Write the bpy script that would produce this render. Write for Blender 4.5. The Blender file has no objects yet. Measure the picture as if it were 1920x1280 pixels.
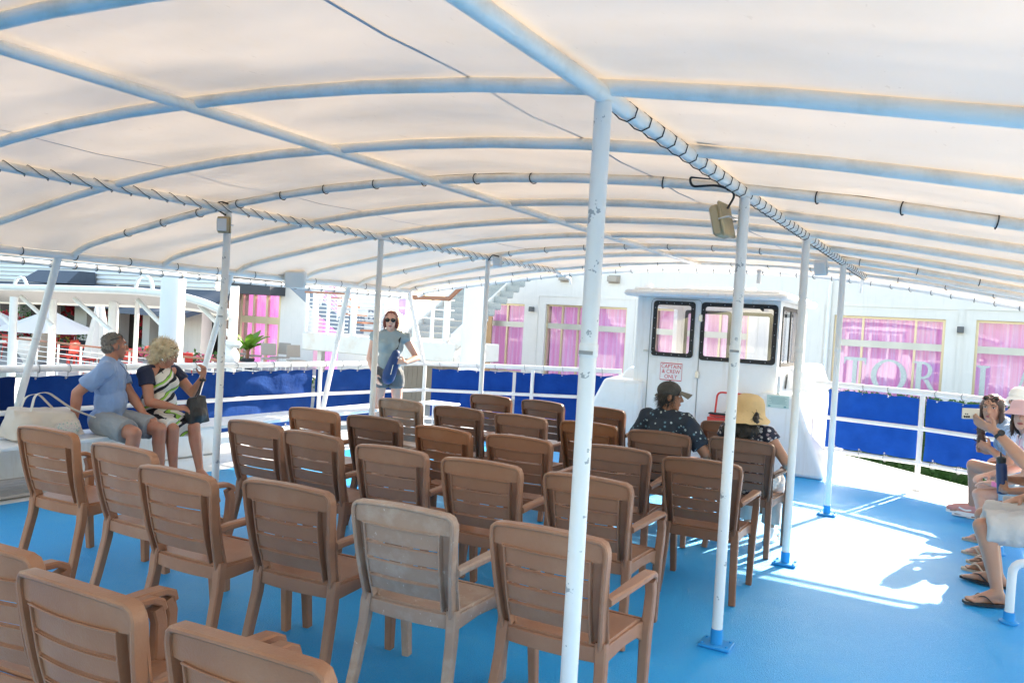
import bpy, bmesh, math, random
from mathutils import Vector, Matrix, noise
rad = math.radians
random.seed(7)
SC = bpy.context.scene
COL = SC.collection

# ------------------------------------------------------------------ camera, sky, sun, exposure
def cam_axes(yaw, pitch, roll):
    cy, sy, cp, sp = math.cos(yaw), math.sin(yaw), math.cos(pitch), math.sin(pitch)
    f = Vector((sy*cp, cy*cp, -sp)); r = Vector((cy, -sy, 0)); u = r.cross(f)
    c, s = math.cos(roll), math.sin(roll)
    return c*r+s*u, -s*r+c*u, f
EYE = Vector((0, 0, 1.7)); FPX = 1490.8
CR, CU, CF = cam_axes(-0.5196, 0.0239, 0.0579)
cam = bpy.data.objects.new('camera', bpy.data.cameras.new('camera')); COL.objects.link(cam)
cam.data.sensor_width = 36; cam.data.lens = 36*FPX/1920
cam.data.clip_start = 0.02; cam.data.clip_end = 3000
cam.matrix_world = Matrix(((CR.x, CU.x, -CF.x, EYE.x), (CR.y, CU.y, -CF.y, EYE.y), (CR.z, CU.z, -CF.z, EYE.z), (0, 0, 0, 1)))
SC.camera = cam
SUN_AZ, SUN_EL = math.atan2(0.25, 0.97), rad(28)
w = bpy.data.worlds.new('World'); SC.world = w; w.use_nodes = True
nt = w.node_tree; sky = nt.nodes.new('ShaderNodeTexSky'); sky.sky_type = 'NISHITA'; sky.sun_disc = False
sky.sun_elevation = SUN_EL; sky.sun_rotation = SUN_AZ; sky.air_density = 1.0; sky.dust_density = 1.5; sky.ozone_density = 0.2
hz = nt.nodes.new('ShaderNodeMix'); hz.data_type = 'RGBA'; hz.blend_type = 'MULTIPLY'; hz.inputs['Factor'].default_value = 1.0; hz.inputs['B'].default_value = (1.0, 0.93, 0.82, 1)   # hazy, whitish summer sky
nt.links.new(sky.outputs[0], hz.inputs['A']); nt.links.new(hz.outputs['Result'], nt.nodes['Background'].inputs[0]); nt.nodes['Background'].inputs[1].default_value = 0.15
sun = bpy.data.objects.new('sun', bpy.data.lights.new('sun', 'SUN')); COL.objects.link(sun)
sun.data.energy = 4.0; sun.data.angle = rad(0.53); sun.data.color = (1.0, 0.90, 0.76)
sd = Vector((math.sin(SUN_AZ)*math.cos(SUN_EL), math.cos(SUN_AZ)*math.cos(SUN_EL), math.sin(SUN_EL)))
sun.rotation_euler = sd.to_track_quat('Z', 'Y').to_euler()
SC.view_settings.view_transform = 'Standard'; SC.view_settings.look = 'None'
SC.view_settings.exposure = 2.3; SC.view_settings.gamma = 1.0
SC.cycles.max_bounces = 10; SC.cycles.diffuse_bounces = 6; SC.cycles.transparent_max_bounces = 12
SC.cycles.caustics_reflective = False; SC.cycles.caustics_refractive = False
SC.cycles.use_denoising = True

def ay(u, v, y):          # the point of the plane at distance y along the boat that a sight line meets
    d = CR*((u-960)/FPX) - CU*((v-640)/FPX) + CF
    return EYE + d*(y/d.y)
def az(u, v, z=0.0):
    d = CR*((u-960)/FPX) - CU*((v-640)/FPX) + CF
    return EYE + d*((z-1.7)/d.z)

# ------------------------------------------------------------------ materials
def mat(name, col, rough=0.5, metal=0.0, var=0.12, vscale=6.0, bump=0.0, bscale=60.0, spec=0.5, dirt=None, dscale=3.0, damt=0.5, transl=None, alpha=None, trans=0.0, sheen=0.0, chips=None, cscale=22.0, cth=0.66, emit=None, streak=None):
    m = bpy.data.materials.new(name); m.use_nodes = True
    t = m.node_tree; N, L = t.nodes, t.links
    b = N['Principled BSDF']; out = N['Material Output']
    b.inputs['Roughness'].default_value = rough; b.inputs['Metallic'].default_value = metal
    b.inputs['Specular IOR Level'].default_value = spec
    if trans: b.inputs['Transmission Weight'].default_value = trans
    if sheen: b.inputs['Sheen Weight'].default_value = sheen
    tc = N.new('ShaderNodeTexCoord')
    n1 = N.new('ShaderNodeTexNoise'); n1.inputs['Scale'].default_value = vscale; n1.inputs['Detail'].default_value = 5
    L.new(tc.outputs['Object'], n1.inputs['Vector'])
    mx = N.new('ShaderNodeMix'); mx.data_type = 'RGBA'
    lo = tuple(max(0, c*(1-var)) for c in col); hi = tuple(min(1, c*(1+var)) for c in col)
    mx.inputs['A'].default_value = (*lo, 1); mx.inputs['B'].default_value = (*hi, 1)
    L.new(n1.outputs['Fac'], mx.inputs['Factor'])
    cur = mx.outputs['Result']
    def over(color, scale, lo_, hi_, amt, src, detail=6):
        n = N.new('ShaderNodeTexNoise'); n.inputs['Scale'].default_value = scale; n.inputs['Detail'].default_value = detail
        n.inputs['Roughness'].default_value = 0.65
        L.new(tc.outputs['Object'], n.inputs['Vector'])
        r = N.new('ShaderNodeMapRange'); r.inputs[1].default_value = lo_; r.inputs[2].default_value = hi_; r.inputs[4].default_value = amt
        L.new(n.outputs['Fac'], r.inputs[0])
        q = N.new('ShaderNodeMix'); q.data_type = 'RGBA'; q.inputs['B'].default_value = (*color, 1)
        L.new(src, q.inputs['A']); L.new(r.outputs[0], q.inputs['Factor'])
        return q.outputs['Result']
    if dirt: cur = over(dirt, dscale, 0.48, 0.75, damt, cur)
    if chips: cur = over(chips, cscale, cth, cth+0.02, 0.9, cur, 3)
    if streak:      # rain and rust runs, long in z
        mp = N.new('ShaderNodeMapping'); mp.inputs['Scale'].default_value = (1, 1, .10); L.new(tc.outputs['Object'], mp.inputs[0]); n0 = len(N); cur = over(streak, 9, .54, .74, .38, cur)
        nn = [q for q in N if q.type == 'TEX_NOISE'][-1]; L.new(mp.outputs[0], nn.inputs['Vector'])
    L.new(cur, b.inputs['Base Color'])
    if bump:
        n2 = N.new('ShaderNodeTexNoise'); n2.inputs['Scale'].default_value = bscale; n2.inputs['Detail'].default_value = 4
        L.new(tc.outputs['Object'], n2.inputs['Vector'])
        bp = N.new('ShaderNodeBump'); bp.inputs['Strength'].default_value = bump; bp.inputs['Distance'].default_value = 0.01
        L.new(n2.outputs['Fac'], bp.inputs['Height']); L.new(bp.outputs[0], b.inputs['Normal'])
    if transl:
        tr = N.new('ShaderNodeBsdfTranslucent'); tr.inputs[0].default_value = (*transl[0], 1)
        ms = N.new('ShaderNodeMixShader'); ms.inputs[0].default_value = transl[1]
        L.new(b.outputs[0], ms.inputs[1]); L.new(tr.outputs[0], ms.inputs[2]); L.new(ms.outputs[0], out.inputs[0])
    if emit:
        b.inputs['Emission Color'].default_value = (*emit[0], 1); b.inputs['Emission Strength'].default_value = emit[1]
    return m
M = {}
M['white'] = mat('white gloss paint', (0.80, 0.80, 0.79), 0.35, var=0.03, dirt=(0.55, 0.50, 0.42), dscale=4, damt=0.25, bump=0.08, bscale=30)
M['chipped'] = mat('chipped white paint', (0.78, 0.79, 0.79), 0.4, var=0.03, dirt=(0.6, 0.58, 0.52), dscale=5, damt=0.2, chips=(0.30, 0.34, 0.38), cscale=19, cth=0.64, bump=0.1, bscale=30)
M['tube'] = mat('weathered tube paint', (0.84, 0.82, 0.78), 0.4, var=0.04, dirt=(0.45, 0.38, 0.27), dscale=5, damt=0.45, bump=0.12, bscale=30)
M['frp'] = mat('white gelcoat', (0.82, 0.83, 0.83), 0.3, var=0.02, dirt=(0.6, 0.57, 0.5), dscale=2.5, damt=0.25, bump=0.05, bscale=8, streak=(0.56, 0.48, 0.38))
M['deckblue'] = mat('blue deck paint', (0.016, 0.39, 0.86), 0.38, var=0.16, vscale=170, bump=0.85, bscale=130, spec=0.36, dirt=(0.11, 0.50, 0.88), dscale=1.1, damt=0.65, chips=(0.12, 0.47, 0.82), cscale=120, cth=0.60)
M['baseblue'] = mat('blue paint', (0.025, 0.29, 0.66), 0.4, var=0.1)
M['navy'] = mat('dark blue canvas', (0.003, 0.019, 0.105), 0.85, var=0.2, vscale=2.0, bump=0.3, bscale=22, spec=0.15, transl=((0.01, 0.05, 0.25), 0.07), dirt=(0.008, 0.035, 0.15), dscale=1.5, damt=0.5)  # darker copy of the screen canvas: shade on the left rail put into the colour
M['bluesunlit'] = mat('blue canvas in sunlit tone', (0.008, 0.055, 0.25), 0.85, var=0.45, vscale=6.0, bump=0.8, bscale=22, spec=0.2, transl=((0.02, 0.13, 0.50), 0.26), dirt=(0.014, 0.08, 0.30), dscale=1.5, damt=0.5)  # lighter copy of the same canvas, sunlight on it put into the colour
M['royal'] = mat('royal blue canvas', (0.012, 0.075, 0.30), 0.85, var=0.45, vscale=6.0, bump=0.8, bscale=22, spec=0.2, transl=((0.05, 0.21, 0.62), 0.30), dirt=(0.02, 0.10, 0.36), dscale=1.5, damt=0.5)  # brightest copy of the same canvas, sun from behind put into the colour
M['cord'] = mat('black cord', (0.02, 0.022, 0.025), 0.8)
M['greycord'] = mat('grey cord', (0.30, 0.31, 0.31), 0.7)
M['plastic'] = mat('brown resin', (0.315, 0.142, 0.074), 0.40, var=0.10, vscale=7, spec=0.24, bump=0.16, bscale=160, dirt=(0.40, 0.215, 0.125), dscale=5, damt=0.55, chips=(0.48, 0.34, 0.25), cscale=60, cth=0.76)
M['plasticdark'] = mat('darker brown resin', (0.245, 0.105, 0.053), 0.40, var=0.10, vscale=7, spec=0.24, bump=0.16, bscale=160, dirt=(0.29, 0.16, 0.1), dscale=5, damt=0.4)
M['plasticfaded'] = mat('sun bleached brown resin', (0.43, 0.255, 0.165), 0.5, var=0.10, vscale=8, bump=0.22, bscale=160, dirt=(0.56, 0.43, 0.34), dscale=7, damt=0.85, chips=(0.66, 0.56, 0.48), cscale=38, cth=0.68)
M['black'] = mat('black plastic', (0.018, 0.018, 0.02), 0.4)
M['rubber'] = mat('black rubber', (0.02, 0.02, 0.02), 0.6)
M['steel'] = mat('steel', (0.55, 0.56, 0.57), 0.3, metal=0.9)
M['tanplastic'] = mat('yellowed plastic', (0.50, 0.40, 0.24), 0.5, dirt=(0.25, 0.18, 0.1), dscale=14, damt=0.5)
M['greyplastic'] = mat('light grey plastic', (0.70, 0.70, 0.70), 0.5, var=0.03, bump=0.05, bscale=400)
M['red'] = mat('red paint', (0.62, 0.05, 0.035), 0.4)
M['signwhite'] = mat('white sign plate', (0.80, 0.80, 0.81), 0.35, var=0.02)
M['signred'] = mat('red sign ink', (0.60, 0.03, 0.05), 0.5, var=0.03)
M['plaque'] = mat('pale green plate', (0.50, 0.63, 0.60), 0.4, var=0.05)
M['plaqueink'] = mat('green plate ink', (0.16, 0.34, 0.36), 0.5)
M['grating'] = mat('weathered grey planks', (0.42, 0.39, 0.36), 0.8, var=0.2, bump=0.3, dirt=(0.25, 0.21, 0.17), damt=0.6)
M['seam'] = mat('canvas seam', (0.44, 0.43, 0.46), 0.8)
M['soot'] = mat('dark mildew stain', (0.10, 0.09, 0.08), 0.9)

def vary(m):     # each chair gets its own tone and its own pattern of dirt
    t = m.node_tree; N, L = t.nodes, t.links; tc = [q for q in N if q.type == 'TEX_COORD'][0]; oi = N.new('ShaderNodeObjectInfo'); ad = N.new('ShaderNodeVectorMath'); ad.operation = 'MULTIPLY_ADD'; ad.inputs[1].default_value = (3.7, 5.3, 2.1)
    L.new(oi.outputs['Location'], ad.inputs[0])
    for l in list(L):
        if l.from_node == tc and l.to_node.type == 'TEX_NOISE': L.new(ad.outputs[0], l.to_socket)
    L.new(tc.outputs['Object'], ad.inputs[2]); wn = N.new('ShaderNodeTexWhiteNoise'); L.new(oi.outputs['Location'], wn.inputs['Vector']); b = N['Principled BSDF']; src = b.inputs['Base Color'].links[0].from_socket; hs = N.new('ShaderNodeHueSaturation'); r = N.new('ShaderNodeMapRange'); r.inputs[3].default_value = .78; r.inputs[4].default_value = 1.20; L.new(wn.outputs[0], r.inputs[0]); L.new(r.outputs[0], hs.inputs['Value'])
    sp = N.new('ShaderNodeSeparateColor'); L.new(wn.outputs['Color'], sp.inputs[0]); r2 = N.new('ShaderNodeMapRange'); r2.inputs[3].default_value = .78; r2.inputs[4].default_value = 1.08; L.new(sp.outputs[1], r2.inputs[0]); L.new(r2.outputs[0], hs.inputs['Saturation']); L.new(src, hs.inputs['Color']); L.new(hs.outputs[0], b.inputs['Base Color'])
for q in ('plastic', 'plasticdark', 'plasticfaded'): vary(M[q])
def canopy_mat():
    m = mat('white awning vinyl', (0.76, 0.745, 0.72), 0.55, var=0.03, vscale=1.2, bump=0.06, bscale=5, dirt=(0.63, 0.58, 0.50), dscale=1.4, damt=0.5, transl=((0.80, 0.715, 0.62), 0.40), spec=0.2)
    t = m.node_tree; N, L = t.nodes, t.links
    n = N.new('ShaderNodeTexNoise'); n.inputs['Scale'].default_value = 42; n.inputs['Detail'].default_value = 2
    mp = N.new('ShaderNodeMapping'); mp.inputs['Scale'].default_value = (1, 0.35, 1)
    tc = [q for q in N if q.type == 'TEX_COORD'][0]; L.new(tc.outputs['Object'], mp.inputs[0]); L.new(mp.outputs[0], n.inputs['Vector'])
    r = N.new('ShaderNodeMapRange'); r.inputs[1].default_value = 0.71; r.inputs[2].default_value = 0.76; r.inputs[4].default_value = 0.35; L.new(n.outputs['Fac'], r.inputs[0])
    b = N['Principled BSDF']; src = b.inputs['Base Color'].links[0].from_socket
    q = N.new('ShaderNodeMix'); q.data_type = 'RGBA'; q.inputs['B'].default_value = (0.34, 0.32, 0.30, 1)
    L.new(src, q.inputs['A']); L.new(r.outputs[0], q.inputs['Factor']); L.new(q.outputs['Result'], b.inputs['Base Color'])
    ms = [x for x in N if x.type == 'MIX_SHADER'][0]; n3 = N.new('ShaderNodeTexNoise'); n3.inputs['Scale'].default_value = 1.5; n3.inputs['Detail'].default_value = 3; mp3 = N.new('ShaderNodeMapping'); mp3.inputs['Scale'].default_value = (.45, 1.6, 1); mp3.inputs['Rotation'].default_value = (0, 0, .25)
    L.new(tc.outputs['Object'], mp3.inputs[0]); L.new(mp3.outputs[0], n3.inputs['Vector']); r3 = N.new('ShaderNodeMapRange'); r3.inputs[1].default_value = .3; r3.inputs[2].default_value = .7; r3.inputs[3].default_value = .32; r3.inputs[4].default_value = .45; L.new(n3.outputs['Fac'], r3.inputs[0]); L.new(r3.outputs[0], ms.inputs[0])
    return m
M['vinyl'] = canopy_mat()
def glass_mat(name, tint=(0.965, 0.955, 0.975), op=0.1):
    m = bpy.data.materials.new(name); m.use_nodes = True; t = m.node_tree; N, L = t.nodes, t.links
    N.remove(N['Principled BSDF']); out = N['Material Output']
    g = N.new('ShaderNodeBsdfGlossy'); g.inputs['Roughness'].default_value = 0.02; g.inputs[0].default_value = (1, 1, 1, 1)
    tr = N.new('ShaderNodeBsdfTransparent'); tr.inputs[0].default_value = (*tint, 1)
    fr = N.new('ShaderNodeFresnel'); fr.inputs[0].default_value = 1.5
    ad = N.new('ShaderNodeMath'); ad.operation = 'MULTIPLY_ADD'; ad.inputs[1].default_value = 1.0; ad.inputs[2].default_value = op*0.3
    ge = N.new('ShaderNodeNewGeometry'); iv = N.new('ShaderNodeMath'); iv.operation = 'SUBTRACT'; iv.inputs[0].default_value = 1.0; L.new(ge.outputs['Backfacing'], iv.inputs[1]); mu = N.new('ShaderNodeMath'); mu.operation = 'MULTIPLY'; L.new(fr.outputs[0], mu.inputs[0]); L.new(iv.outputs[0], mu.inputs[1]); L.new(mu.outputs[0], ad.inputs[0])
    mx = N.new('ShaderNodeMixShader'); L.new(ad.outputs[0], mx.inputs[0]); L.new(tr.outputs[0], mx.inputs[1]); L.new(g.outputs[0], mx.inputs[2])
    L.new(mx.outputs[0], out.inputs[0]); return m
M['glass'] = glass_mat('clear glass')

# ------------------------------------------------------------------ mesh builder
def frame_along(pts):
    n = len(pts); T = []
    for i in range(n):
        a = pts[max(0, i-1)]; b = pts[min(n-1, i+1)]
        T.append((b-a).normalized())
    ref = Vector((0, 0, 1)) if abs(T[0].z) < 0.9 else Vector((0, 1, 0))
    U = []; u = (ref - T[0]*ref.dot(T[0])).normalized()
    for t in T:
        u = (u - t*u.dot(t)); u = u.normalized() if u.length > 1e-6 else Vector((1, 0, 0)); U.append(u.copy())
    return T, U
def arc(pts, r, n=5):     # round the inner corners of a polyline
    P = [Vector(p) for p in pts]; out = [P[0]]
    for i in range(1, len(P)-1):
        a = (P[i-1]-P[i]); b = (P[i+1]-P[i]); rr = min(r, a.length*0.45, b.length*0.45)
        p0 = P[i]+a.normalized()*rr; p2 = P[i]+b.normalized()*rr
        for k in range(n+1):
            t = k/n; out.append(p0*(1-t)**2 + P[i]*2*t*(1-t) + p2*t*t)
    out.append(P[-1]); return out
class MB:
    def __init__(s): s.v = []; s.f = []; s.mi = []; s.cur = 0
    def add(s, vs, fs):
        o = len(s.v); s.v += [Vector(v) for v in vs]; s.f += [[i+o for i in f] for f in fs]; s.mi += [s.cur]*len(fs); return s
    def box(s, c, sz, rot=None, ch=0.0):
        x, y, z = [q/2 for q in sz]; c = Vector(c)
        if ch <= 0:
            vs = [Vector((i*x, j*y, k*z)) for k in (-1, 1) for j in (-1, 1) for i in (-1, 1)]
            fs = [[0, 2, 3, 1], [4, 5, 7, 6], [0, 1, 5, 4], [2, 6, 7, 3], [0, 4, 6, 2], [1, 3, 7, 5]]
        else:
            ch = min(ch, x*0.9, y*0.9, z*0.9); vs = []; idx = {}
            for k in (-1, 1):
                for j in (-1, 1):
                    for i in (-1, 1):
                        for ax in range(3):
                            p = [i*x, j*y, k*z]
                            for q, sg in ((0, i), (1, j), (2, k)):
                                if q != ax: p[q] -= sg*ch
                            idx[(i, j, k, ax)] = len(vs); vs.append(Vector(p))
            I = idx; fs = []
            for ax in range(3):
                o1, o2 = [q for q in range(3) if q != ax]
                for sg in (-1, 1):
                    ring = []
                    for a, b in ((-1, -1), (1, -1), (1, 1), (-1, 1)):
                        key = [0, 0, 0]; key[ax] = sg; key[o1] = a; key[o2] = b; ring.append(I[(*key, ax)])
                    fs.append(ring)
            for ax in range(3):
                o1, o2 = [q for q in range(3) if q != ax]
                for a in (-1, 1):
                    for b in (-1, 1):
                        k1 = [0]*3; k2 = [0]*3; k1[ax] = -1; k2[ax] = 1
                        for k in (k1, k2): k[o1] = a; k[o2] = b
                        fs.append([I[(*k1, o1)], I[(*k2, o1)], I[(*k2, o2)], I[(*k1, o2)]])
            for i in (-1, 1):
                for j in (-1, 1):
                    for k in (-1, 1): fs.append([I[(i, j, k, 0)], I[(i, j, k, 1)], I[(i, j, k, 2)]])
        if rot is not None: vs = [rot @ v for v in vs]
        return s.add([v+c for v in vs], fs)
    def hexa(s, p):       # 4 bottom corners then 4 top corners, same order
        return s.add(p, [[3, 2, 1, 0], [4, 5, 6, 7], [0, 1, 5, 4], [1, 2, 6, 5], [2, 3, 7, 6], [3, 0, 4, 7]])
    def tube(s, pts, r, n=10, closed=False):
        P = [Vector(p) for p in pts]; R = r if isinstance(r, (list, tuple)) else [r]*len(P)
        if closed: P = P+[P[0]]; R = R+[R[0]]
        T, U = frame_along(P); vs = []; fs = []
        for p, t, u, q in zip(P, T, U, R):
            w_ = t.cross(u)
            for k in range(n):
                a = 2*math.pi*k/n; vs.append(p+(u*math.cos(a)+w_*math.sin(a))*q)
        for i in range(len(P)-1):
            for k in range(n): k2 = (k+1) % n; fs.append([i*n+k, i*n+k2, (i+1)*n+k2, (i+1)*n+k])
        if not closed: fs.append(list(range(n))[::-1]); fs.append([(len(P)-1)*n+k for k in range(n)])
        return s.add(vs, fs)
    def sweep(s, pts, side, wd, th, ch=0.25):   # rounded rectangle section; side = side direction(s)
        P = [Vector(p) for p in pts]; T, _ = frame_along(P); n = len(P)
        S = [Vector(side)]*n if not isinstance(side, list) else [Vector(q) for q in side]
        W = wd if isinstance(wd, list) else [wd]*n; H = th if isinstance(th, list) else [th]*n
        vs = []; fs = []
        for p, t, a, w_, h in zip(P, T, S, W, H):
            a = (a-t*a.dot(t)).normalized(); b = t.cross(a); x, y = w_/2, h/2; c = ch*min(w_, h)
            for q, r_ in ((-x+c, -y), (x-c, -y), (x, -y+c), (x, y-c), (x-c, y), (-x+c, y), (-x, y-c), (-x, -y+c)): vs.append(p+a*q+b*r_)
        for i in range(n-1):
            for k in range(8): k2 = (k+1) % 8; fs.append([i*8+k, i*8+k2, (i+1)*8+k2, (i+1)*8+k])
        fs.append(list(range(8))[::-1]); fs.append([(n-1)*8+k for k in range(8)])
        return s.add(vs, fs)
    def lathe(s, prof, c, n=24):
        c = Vector(c); vs = []; fs = []
        for r, z in prof:
            for k in range(n): a = 2*math.pi*k/n; vs.append(c+Vector((r*math.cos(a), r*math.sin(a), z)))
        for i in range(len(prof)-1):
            for k in range(n): k2 = (k+1) % n; fs.append([i*n+k, i*n+k2, (i+1)*n+k2, (i+1)*n+k])
        if prof[0][0] > 1e-4: fs.append(list(range(n))[::-1])
        if prof[-1][0] > 1e-4: fs.append([(len(prof)-1)*n+k for k in range(n)])
        return s.add(vs, fs)
    def ball(s, c, r, n=12, m=8, rot=None):
        c = Vector(c); r = Vector(r) if not isinstance(r, (int, float)) else Vector((r, r, r)); vs = []; fs = []
        vs.append(Vector((0, 0, -r.z)))
        for i in range(1, m):
            ph = math.pi*i/m - math.pi/2
            for k in range(n): a = 2*math.pi*k/n; vs.append(Vector((r.x*math.cos(ph)*math.cos(a), r.y*math.cos(ph)*math.sin(a), r.z*math.sin(ph))))
        vs.append(Vector((0, 0, r.z))); top = len(vs)-1
        for k in range(n): fs.append([0, 1+(k+1) % n, 1+k])
        for i in range(m-2):
            for k in range(n): a = 1+i*n; k2 = (k+1) % n; fs.append([a+k, a+k2, a+n+k2, a+n+k])
        a = 1+(m-2)*n
        for k in range(n): fs.append([a+k, a+(k+1) % n, top])
        if rot is not None: vs = [rot @ v for v in vs]
        return s.add([v+c for v in vs], fs)
    def cone(s, p0, r0, p1, r1, n=14, flat=False):   # capsule with two radii (or a plain frustum)
        p0, p1 = Vector(p0), Vector(p1); d = p1-p0; L = d.length
        if L < 1e-6: return s.ball(p0, max(r0, r1))
        t = d/L; ref = Vector((0, 0, 1)) if abs(t.z) < 0.9 else Vector((0, 1, 0)); u = (ref-t*ref.dot(t)).normalized(); w_ = t.cross(u)
        rings = []
        if flat: rings = [(0.0, r0), (L, r1)]
        else:
            for k in range(1, 5): a = math.pi/2*(k/4); rings.append((-r0*math.cos(a), r0*math.sin(a)))
            for k in range(0, 4): a = math.pi/2*(k/4); rings.append((L+r1*math.sin(a), r1*math.cos(a)))
        vs = []; fs = []
        for z, r in rings:
            for k in range(n): a = 2*math.pi*k/n; vs.append(p0+t*z+(u*math.cos(a)+w_*math.sin(a))*r)
        for i in range(len(rings)-1):
            for k in range(n): k2 = (k+1) % n; fs.append([i*n+k, i*n+k2, (i+1)*n+k2, (i+1)*n+k])
        if flat: fs.append(list(range(n))[::-1]); fs.append([(len(rings)-1)*n+k for k in range(n)])
        else:
            b = len(vs); vs += [p0-t*r0, p1+t*r1]
            for k in range(n): fs.append([b, (k+1) % n, k]); q = (len(rings)-1)*n; fs.append([b+1, q+k, q+(k+1) % n])
        return s.add(vs, fs)
    def shell(s, P, t):   # a sheet P[i][j] given thickness t on both sides
        nu, nv = len(P), len(P[0]); top = []; bot = []
        for i in range(nu):
            for j in range(nv):
                a = P[min(nu-1, i+1)][j]-P[max(0, i-1)][j]; b = P[i][min(nv-1, j+1)]-P[i][max(0, j-1)]
                n = a.cross(b); n = n.normalized() if n.length > 1e-9 else Vector((0, 0, 1))
                top.append(P[i][j]+n*t/2); bot.append(P[i][j]-n*t/2)
        N = nu*nv; fs = []
        for i in range(nu-1):
            for j in range(nv-1):
                a, b, c, d = i*nv+j, (i+1)*nv+j, (i+1)*nv+j+1, i*nv+j+1
                fs.append([a, b, c, d]); fs.append([N+d, N+c, N+b, N+a])
        for i in range(nu-1):
            a, b = i*nv, (i+1)*nv; fs.append([a, N+a, N+b, b]); a, b = i*nv+nv-1, (i+1)*nv+nv-1; fs.append([a, b, N+b, N+a])
        for j in range(nv-1):
            a, b = j, j+1; fs.append([a, b, N+b, N+a]); a, b = (nu-1)*nv+j, (nu-1)*nv+j+1; fs.append([a, N+a, N+b, b])
        return s.add(top+bot, fs)
    def sheet(s, P):
        nu, nv = len(P), len(P[0])
        return s.add([p for r in P for p in r], [[i*nv+j, (i+1)*nv+j, (i+1)*nv+j+1, i*nv+j+1] for i in range(nu-1) for j in range(nv-1)])
    def prism(s, poly, ext):
        n = len(poly); e = Vector(ext); P = [Vector(p) for p in poly]
        return s.add(P+[p+e for p in P], [list(range(n))[::-1], [n+i for i in range(n)]]+[[i, (i+1) % n, n+(i+1) % n, n+i] for i in range(n)])
    def mesh(s, name='mesh', mats=None, sharp=38, merge=False):
        me = bpy.data.meshes.new(name); me.from_pydata([tuple(v) for v in s.v], [], s.f)
        for m in (mats or []): me.materials.append(m)
        for p, k in zip(me.polygons, s.mi): p.material_index = k; p.use_smooth = True
        bm = bmesh.new(); bm.from_mesh(me); bmesh.ops.recalc_face_normals(bm, faces=bm.faces); bm.to_mesh(me); bm.free()
        me.set_sharp_from_angle(angle=rad(sharp)); me.update(); return me
    def build(s, name, m, parent=None, sharp=38, local=False):
        ms = [M[q] if isinstance(q, str) else q for q in (m if isinstance(m, list) else [m])]
        return place(name, s.mesh(name, ms, sharp), parent, local)
def place(name, me, parent=None, local=False):
    o = bpy.data.objects.new(name, me); COL.objects.link(o)
    if parent is not None:
        if not local: me.transform(root_inv(parent))
        o.parent = parent
    return o
def root_mat(o):
    m = Matrix.Identity(4)
    while o is not None: m = Matrix.LocRotScale(o.location, o.rotation_euler, o.scale) @ m; o = o.parent
    return m
def root_inv(o): return root_mat(o).inverted()
def tag(o, label=None, cat=None, group=None, kind=None):
    if label: o['label'] = label
    if cat: o['category'] = cat
    if group: o['group'] = group
    if kind: o['kind'] = kind
    return o
def thing(name, label, cat, loc=(0, 0, 0), rz=0.0, group=None):
    o = bpy.data.objects.new(name, None); COL.objects.link(o); o.location = loc; o.rotation_euler = (0, 0, rz); o.empty_display_size = 0.1
    return tag(o, label, cat, group)
def solo(name, mb, m, label, cat, loc, group=None, rz=0.0, sharp=38):   # a thing that is one mesh, its origin at its base
    ms = [M[q] if isinstance(q, str) else q for q in (m if isinstance(m, list) else [m])]
    me = mb.mesh(name, ms, sharp); o = bpy.data.objects.new(name, me); COL.objects.link(o)
    o.location = loc; o.rotation_euler = (0, 0, rz); me.transform(Matrix.LocRotScale(Vector(loc), o.rotation_euler, None).inverted())
    return tag(o, label, cat, group)
def copy_tree(o, parent=None):
    c = o.copy(); COL.objects.link(c); c.parent = parent
    for ch in list(o.children): copy_tree(ch, c)
    return c
def loops(path, spacing, R, r=0.004, n=12, start=0.1, back=0.0):    # one cord wound round a tube, ring after ring
    P = [Vector(p) for p in path]; d0 = start; out = []
    for a, b in zip(P[:-1], P[1:]):
        L = (b-a).length; t = (b-a)/L; up = Vector((0, 0, 1)); u = (up-t*up.dot(t)).normalized(); w_ = t.cross(u); d = d0
        while d < L:
            c = a+t*d; k = random.uniform(-.012, .012)
            out += [c+t*(k*math.sin(2*math.pi*i/n)+.006*i/n) + u*R*math.cos(2*math.pi*i/n+back) + w_*R*math.sin(2*math.pi*i/n+back) for i in range(n+1)]; d += spacing*random.uniform(.92, 1.08)
        d0 = d-L
    return MB().tube(out, r, 5)

# ------------------------------------------------------------------ deck and hull (setting)
XC, XL, XR = -3.112, -5.135, -1.089
PY = [2.418, 4.339, 6.231, 8.276]
deck_out = [(-7.95, -3), (1.55, -3), (1.75, 8.6), (1.2, 9.9), (0.45, 11.1), (-0.62, 12.1), (-1.45, 12.9), (-4.5, 12.9), (-4.9, 11.4), (-7.5, 10.4), (-7.95, 8.3)]
hull = MB().prism([(x, y, -3.4) for x, y in deck_out], (0, 0, 3.394)); tag(hull.build('hull', 'frp', sharp=20), kind='structure')
def poly_sheet(pts, z): return MB().add([(x, y, z) for x, y in pts], [list(range(len(pts)))])
tag(poly_sheet([(-6.68, -2.9), (0.95, -2.9), (0.95, 8.6), (0.35, 9.75), (-0.55, 10.2), (-1.62, 10.35), (-4.5, 10.35), (-6.35, 9.6), (-6.62, 8.2)], 0.0).build('deck', 'deckblue'), kind='structure')

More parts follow.
